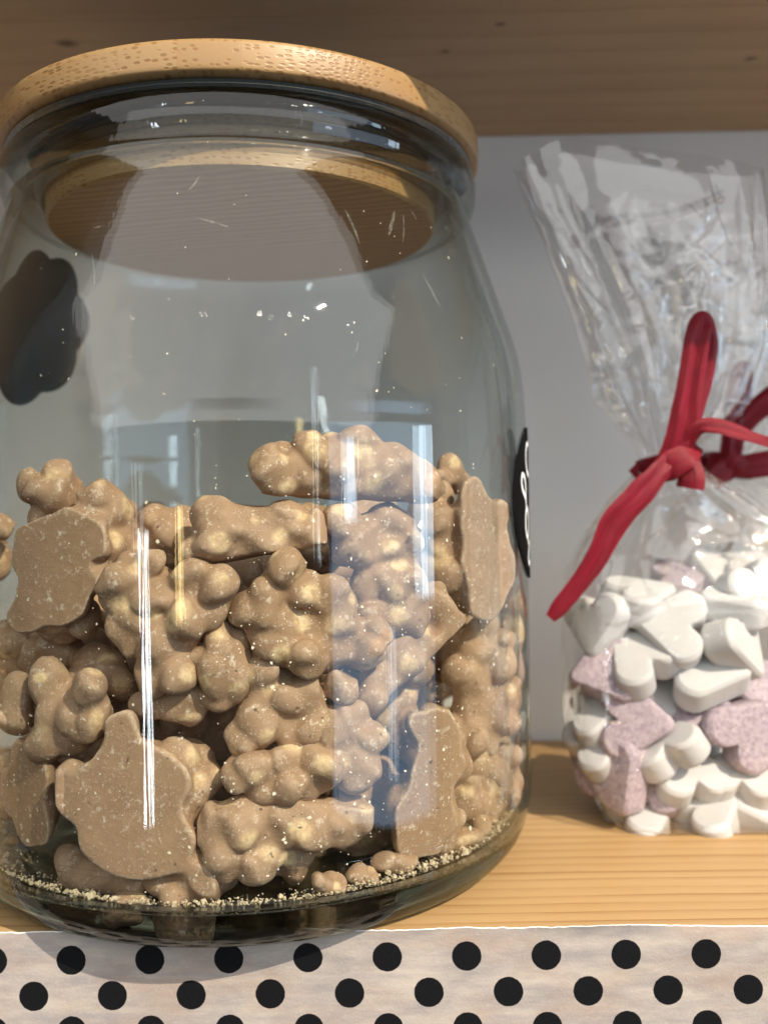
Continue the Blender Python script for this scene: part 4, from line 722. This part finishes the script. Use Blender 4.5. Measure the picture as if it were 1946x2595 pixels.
# ------------------------------------------------------------------ heart sweets
def heart_mesh(name, m, s):
    n = 72; pts = []
    def inside(x, y):      # two round lobes, each tapering to one blunt point
        for sx in (-1, 1):
            ax, ay, ra, bx, by, rb = sx*5.3, 3.4, 5.7, 0, -7.6, 2.7
            dx, dy = bx-ax, by-ay; L2 = dx*dx+dy*dy; t_ = ((x-ax)*dx+(y-ay)*dy)/L2
            t_ = max(0, min(1, t_+.19*math.hypot(x-ax-dx*t_, y-ay-dy*t_)/math.sqrt(L2)))
            if math.hypot(x-ax-dx*t_, y-ay-dy*t_) < ra+(rb-ra)*t_: return True
        return False
    for i in range(n):
        t = 2*math.pi*i/n; r_ = 16.0
        while not inside(r_*math.sin(t), r_*math.cos(t)): r_ -= .05
        pts.append(Vector((r_*math.sin(t), r_*math.cos(t))))
    for _ in range(2): pts = [(pts[i-1]+pts[i]*2+pts[(i+1) % n])/4 for i in range(n)]
    w = max(p.x for p in pts); pts = [p*(.0118/w) for p in pts]
    half = [(.45, .0049), (.86, .0049), (.885, .00485), (.90, .00475), (.97, .0039), (.985, .0037), (.996, .0034), (1.0, .0030), (1.0, .0010)]
    rings = [(f, -z) for f, z in half]+[(f, z) for f, z in half[::-1]]
    V = [(p.x*f*s, p.y*f*s, z*s) for f, z in rings for p in pts]; F = []
    for q in range(len(rings)-1):
        for i in range(n): j = (i+1) % n; F.append((q*n+i, q*n+j, (q+1)*n+j, (q+1)*n+i))
    V += [(0, 0, -.0049*s), (0, 0, .0049*s)]; b = len(rings)*n
    for i in range(n): j = (i+1) % n; F.append((b, j, i)); F.append((b+1, (len(rings)-1)*n+i, (len(rings)-1)*n+j))
    me = bpy.data.meshes.new(name); me.from_pydata(V, [], F); me.update(); return me
hm = {}
for label, loc, nv, pv, c, s in HEARTS:
    key = (c, s)
    if key not in hm:
        hm[key] = heart_mesh('heart_sweet', None, s); hm[key].materials.append(M['white' if c == 'w' else 'lilac'])
        hm[key].polygons.foreach_set('use_smooth', [True]*len(hm[key].polygons))
    o = bpy.data.objects.new('heart_sweet', hm[key]); COL.objects.link(o)
    z = Vector((nv[0], -nv[2], nv[1])).normalized(); y = -Vector((pv[0], -pv[2], pv[1])); y = (y-z*y.dot(z)).normalized(); x = y.cross(z)
    mw = Matrix((x, y, z)).transposed().to_4x4(); mw.translation = Vector(loc)/1000 + Vector((0, .0055, 0)); o.matrix_world = mw
    tag(o, label, 'sweet', 'heart sweets in the '+('rear' if 'rear bag' in label else 'front')+' bag')

# ------------------------------------------------------------------ cellophane bags tied with red ribbon
ROWS = [  # z, cx, cy, half width, half depth, squareness, pleat
 (.0006, .1475, .0215, .0350, .0235, 6, 0), (.0040, .1475, .0215, .0385, .0252, 6, 0), (.014, .1460, .0215, .0420, .0262, 5, 0), (.030, .1450, .0215, .0432, .0268, 5, 0), (.060, .1450, .0215, .0435, .0265, 5, .0),
 (.074, .1445, .0215, .0425, .0250, 4, .0004), (.086, .1425, .0210, .0370, .0210, 3.2, .0010), (.096, .1400, .0200, .0285, .0160, 2.8, .0016), (.105, .1375, .0195, .0190, .0110, 2.4, .0018),
 (.112, .1355, .0190, .0105, .0075, 2, .0014), (.1165, .1348, .0190, .0080, .0062, 2, .0011), (.121, .1352, .0190, .0095, .0065, 2, .0014), (.128, .1368, .0190, .0150, .0075, 2, .0022),
 (.137, .1380, .0190, .0210, .0085, 2.2, .0030), (.150, .1385, .0190, .0260, .0095, 2.4, .0030), (.166, .1365, .0190, .0302, .0098, 2.6, .0025), (.183, .1330, .0190, .0345, .0090, 3, .0018), (.200, .1295, .0190, .0380, .0080, 3.4, .0008), (.2165, .1265, .0190, .0402, .0072, 3.6, .0004)]
def crumple(p, seed):
    q = p*(58 if p.z < .135 else 40)+Vector((seed*3.1, seed*7.7, 0)); d, pts = noise.voronoi(q)
    c = pts[0]; h = math.sin(c.x*12.9+c.y*78.2+c.z*37.7)*43758.5; h1 = h-math.floor(h); h2 = (h*1.7)-math.floor(h*1.7)
    dv = (q-c); v = dv.x*(h1-.5)*1.6+dv.z*(h2-.5)*1.6
    ridge = math.exp(-((d[1]-d[0])/.10)**2)
    return v*(1.4 if p.z < .142 else (.9 if p.z < .165 else .5))+ridge*.25+.5*noise.noise(p*38+Vector((seed, 0, 4)))
def make_film(parent, off, seed):
    nu, nv = 420, 300; V, F, UV = [], [], []
    cols = list(zip(*ROWS)); idx = np.linspace(0, len(ROWS)-1, nv+1); base = np.arange(len(ROWS))
    rp = random.Random(seed); pk = [(rp.choice((5, 7, 9, 11, 14, 19)), rp.uniform(0, 6.28), rp.uniform(.4, 1)) for _ in range(5)]
    cr = []        # sharp creases: fanning up and down from the tie, and short ones across
    for _ in range(26): cr.append((rp.uniform(0, 6.28), rp.uniform(-3, 3), .119, rp.uniform(.135, .205), rp.uniform(.4, 1.2)*rp.choice((-1, 1)), rp.uniform(.022, .05)))
    for _ in range(26): cr.append((rp.uniform(0, 6.28), rp.uniform(-4, 4), rp.uniform(.074, .09), .113, rp.uniform(.3, .8)*rp.choice((-1, 1)), rp.uniform(.022, .05)))
    for _ in range(24):
        z_ = rp.uniform(.125, .205); cr.append((rp.uniform(0, 6.28), rp.uniform(-70, 70), z_, z_+rp.uniform(.008, .03), rp.uniform(.4, 1.1)*rp.choice((-1, 1)), rp.uniform(.022, .05)))
    for _ in range(22):
        z_ = rp.uniform(.004, .09); cr.append((rp.uniform(0, 6.28), rp.uniform(-60, 60), z_, z_+rp.uniform(.006, .02), rp.uniform(.2, .5), rp.uniform(.02, .04)))
    for j in range(nv+1):
        z, cx, cy, hx, hy, ex, pl = [float(np.interp(idx[j], base, cols[q])) for q in range(7)]
        act = [q for q in cr if q[2] < z < q[3]]
        for i in range(nu):
            t = 2*math.pi*i/nu; c, s = math.cos(t), math.sin(t)
            e = 2/ex; x = hx*math.copysign(abs(c)**e, c); y = hy*math.copysign(abs(s)**e, s)
            zt = z
            if z > .17:       # the cut top edge rises to the left corner and dips to the right
                f = (z-.17)/.0465; u = x/.04
                zt = z+f*(.0045*max(0, 1-abs(u+.55)/.5)-.006*max(0, u)-.006*max(0, -u-.75)*4*.6)
            d = Vector((x/hx if hx else 0, y/hy*.9, 0)); 
            d = d.normalized()
            pf = sum(a*math.asin(.97*math.sin(k_*t+f_+z*30*math.sin(f_))) for k_, f_, a in pk)*.75
            P = Vector((cx+x, cy+y, zt))
            amp = .00035 if z < .07 else (.0011 if z < .1 else (.0012 if z < .13 else .0015))
            if z > .165: amp *= max(.18, 1-(z-.165)*22)
            low = max(0., min(1., (z-.002)/.008))
            k_ = pl*pf*.8+amp*crumple(P, seed)*low
            for t0, sl, za, zb, am, wd in act:
                if 1:
                    dt = (t-t0-sl*(z-za)+math.pi) % (2*math.pi)-math.pi
                    if abs(dt) < 3*wd: k_ += .0013*am*math.sin(math.pi*(z-za)/(zb-za))**.5*max(0., 1-abs(dt)/wd/1.6)
            P += d*k_
            V.append(P+off)
    for j in range(nv):
        for i in range(nu): q = (i+1) % nu; F.append((j*nu+i, j*nu+q, (j+1)*nu+q, (j+1)*nu+i))
    F.append(tuple(range(nu-1, -1, -1)))
    return mesh_obj('film', [v-parent.location for v in V], F, M['film'], parent)
def ribbon(name, pts, widths, parent, twist=(0, 0), fold=.0010, nfold=3, seed=0, view=Vector((0, -1, 0))):
    P = [Vector(p) for p in pts]; Q, Wd = [], []; n = 12
    for i in range(len(P)-1):
        p0, p1, p2, p3 = P[max(i-1, 0)], P[i], P[i+1], P[min(i+2, len(P)-1)]
        for q in range(n):
            t = q/n; Q.append(.5*((2*p1)+(p2-p0)*t+(2*p0-5*p1+4*p2-p3)*t*t+(3*p1-p0-3*p2+p3)*t**3)); tt = t*t*(3-2*t); Wd.append(widths[i]*(1-tt)+widths[i+1]*tt)
    Q.append(P[-1]); Wd.append(widths[-1]); V, F, uvs = [], [], []; nc = 17
    length = 0
    for i, p in enumerate(Q):
        T = (Q[min(i+1, len(Q)-1)]-Q[max(i-1, 0)]).normalized(); s = T.cross(view)
        s = s.normalized() if s.length > 1e-4 else Vector((1, 0, 0)); nrm = s.cross(T).normalized()
        if i: length += (Q[i]-Q[i-1]).length
        a = R(twist[0]+(twist[1]-twist[0])*i/(len(Q)-1)); s, nrm = s*math.cos(a)+nrm*math.sin(a), nrm*math.cos(a)-s*math.sin(a)
        for c in range(nc):
            u = c/(nc-1)-.5
            uu = (u+.5)*3.4+.5*noise.noise((length*40, seed, 2)); k0 = math.floor(uu); ft = uu-k0
            hgt = lambda k_: noise.noise((k_*7.31+seed*2.1, length*26, seed))*1.1+noise.noise((k_*3.7, length*95, seed+9))*.55+(.45 if k_ % 2 else -.45)
            f = fold*(hgt(k0)*(1-ft)+hgt(k0+1)*ft)
            bow = -Wd[i]*.05*(2*u)**2
            ragged = 1+.09*noise.noise((length*60, seed, 5))+.04*noise.noise((length*300, seed+u, 8))
            V.append(p+s*(u*Wd[i]*ragged)+nrm*(f+bow)-parent.location); uvs.append((length*100, c/(nc-1)))
    for i in range(len(Q)-1):
        for c in range(nc-1): F.append((i*nc+c, i*nc+c+1, (i+1)*nc+c+1, (i+1)*nc+c))
    o = mesh_obj(name, V, F, M['red'], parent, False)
    ul = o.data.uv_layers.new(name='UVMap')
    for l in o.data.loops: ul.data[l.index].uv = uvs[l.vertex_index]
    sm = o.modifiers.new('thickness', 'SOLIDIFY'); sm.thickness = .0003; sm.offset = 0
    return o
def rib_parts(root, parts, seed):
    first = None
    for i, (nm, pts, wd, tw, fold) in enumerate(parts):
        o = ribbon(nm, [Vector(p)/1000 for p in pts], [w*.9/1000 for w in wd], root, tw, fold/1000, 3, seed+i*1.7)
        if nm == 'ribbon': first = o
        elif first: o.parent = first
    return first
def wrap(c, rx, ry, tilt, n=16, start=0, turns=1.0):
    return [(c[0]+rx*math.cos(a), c[1]+ry*math.sin(a), c[2]+tilt*math.cos(a)) for a in [start+2*math.pi*turns*i/n for i in range(n+1)]]
bag = empty('candy_bag', (.145, .0215, 0), 'clear cellophane bag of heart sweets in front, tied with a red ribbon', 'bag', 'cellophane bags of heart sweets')
make_film(bag, Vector((0, 0, 0)), 1)
rib_parts(bag, [
 ('ribbon', wrap((134.6, 17.5, 115.0), 9.3, 9.5, 2.6), [8.5]*17, (0, 0), .5),
 ('knot', [(127.2, 8.8, 111.2), (131.0, 4.2, 113.6), (136.0, 3.6, 117.2), (140.8, 7.4, 120.6)], [7, 9.4, 9.0, 6], (0, 14), 1.5),
 ('loop', [(131.2, 6.0, 115.0), (134.2, 4.5, 122.0), (136.6, 3.8, 132.0), (139.0, 3.5, 146.0), (140.6, 3.6, 155.0), (142.9, 5.2, 159.4), (145.6, 7.0, 154.0), (145.2, 7.5, 146), (142.6, 7.4, 136.0), (137.5, 6.8, 121.0)], [8.5, 9.5, 9.8, 9.2, 8.6, 7.2, 6.0, 5.4, 6.0, 7.0], (-6, 26), .8),
 ('tail', [(132.2, 5.2, 115.8), (127.6, 2.8, 111.6), (121.0, 1.6, 104.8), (113.2, 1.4, 96.2), (108.2, 2.0, 86.6), (102.6, 2.6, 78.0), (96.6, 2.6, 70.6), (93.0, 2.6, 66.6)], [7.5, 7.6, 9.8, 11.4, 9.2, 7.8, 7.2, 4.6], (0, 30), .9),
 ('tail', [(136.5, 5.2, 120.6), (140.0, 2.8, 125.6), (145.0, 1.6, 125.9), (151, 1.2, 124.2), (158, 1.0, 121.6), (172, 1.0, 117.2)], [5, 4.8, 5.6, 6.0, 4.8, 5.5], (0, 35), .5),
 ('tail', [(136.0, 6.4, 115.0), (137.6, 5.0, 112.2), (137.8, 4.4, 109.2), (137.4, 4.6, 106.6)], [8.0, 8.8, 9.4, 9.6], (-16, -24), 1.3)], 1.0)
OFF = Vector((.0365, .049, .0))
rear = empty('candy_bag', Vector((.145, .0215, 0))+OFF, 'clear cellophane bag of heart sweets standing behind, cut off by the right edge', 'bag', 'cellophane bags of heart sweets')
make_film(rear, OFF, 2)
rib_parts(rear, [
 ('ribbon', wrap((171.2, 66.5, 116.5), 9.3, 9.5, -1.6), [8.5]*17, (0, 0), .5),
 ('knot', [(165.6, 57.6, 112.6), (169.5, 55.2, 116.2), (172.5, 55.2, 119.2)], [8, 9, 8], (0, 0), .7),
 ('loop', [(168.5, 57.5, 117.0), (169.6, 56.6, 126.0), (170.6, 56.2, 138), (172.6, 56.2, 148.5), (174.8, 57.4, 151.8), (176.0, 58.6, 146.0), (174.4, 58.4, 136.0), (171.0, 57.5, 122)], [8, 9, 9, 8.5, 7, 6.5, 7, 8], (0, 20), .8),
 ('tail', [(169.5, 56.4, 124.9), (174.5, 55.6, 132.2), (181.0, 55, 138.6), (192, 55, 146.3)], [8, 8.5, 9.5, 9], (0, 20), .8),
 ('tail', [(170.0, 56.6, 116.5), (165.0, 55.6, 113.4), (161.0, 55.4, 109.4)], [7, 8, 7.5], (0, 0), .6),
 ('tail', [(170.5, 56.4, 115.5), (178.0, 55.4, 115.9), (188.0, 55.4, 117.5)], [8, 10, 10], (0, 0), .8)], 9.0)
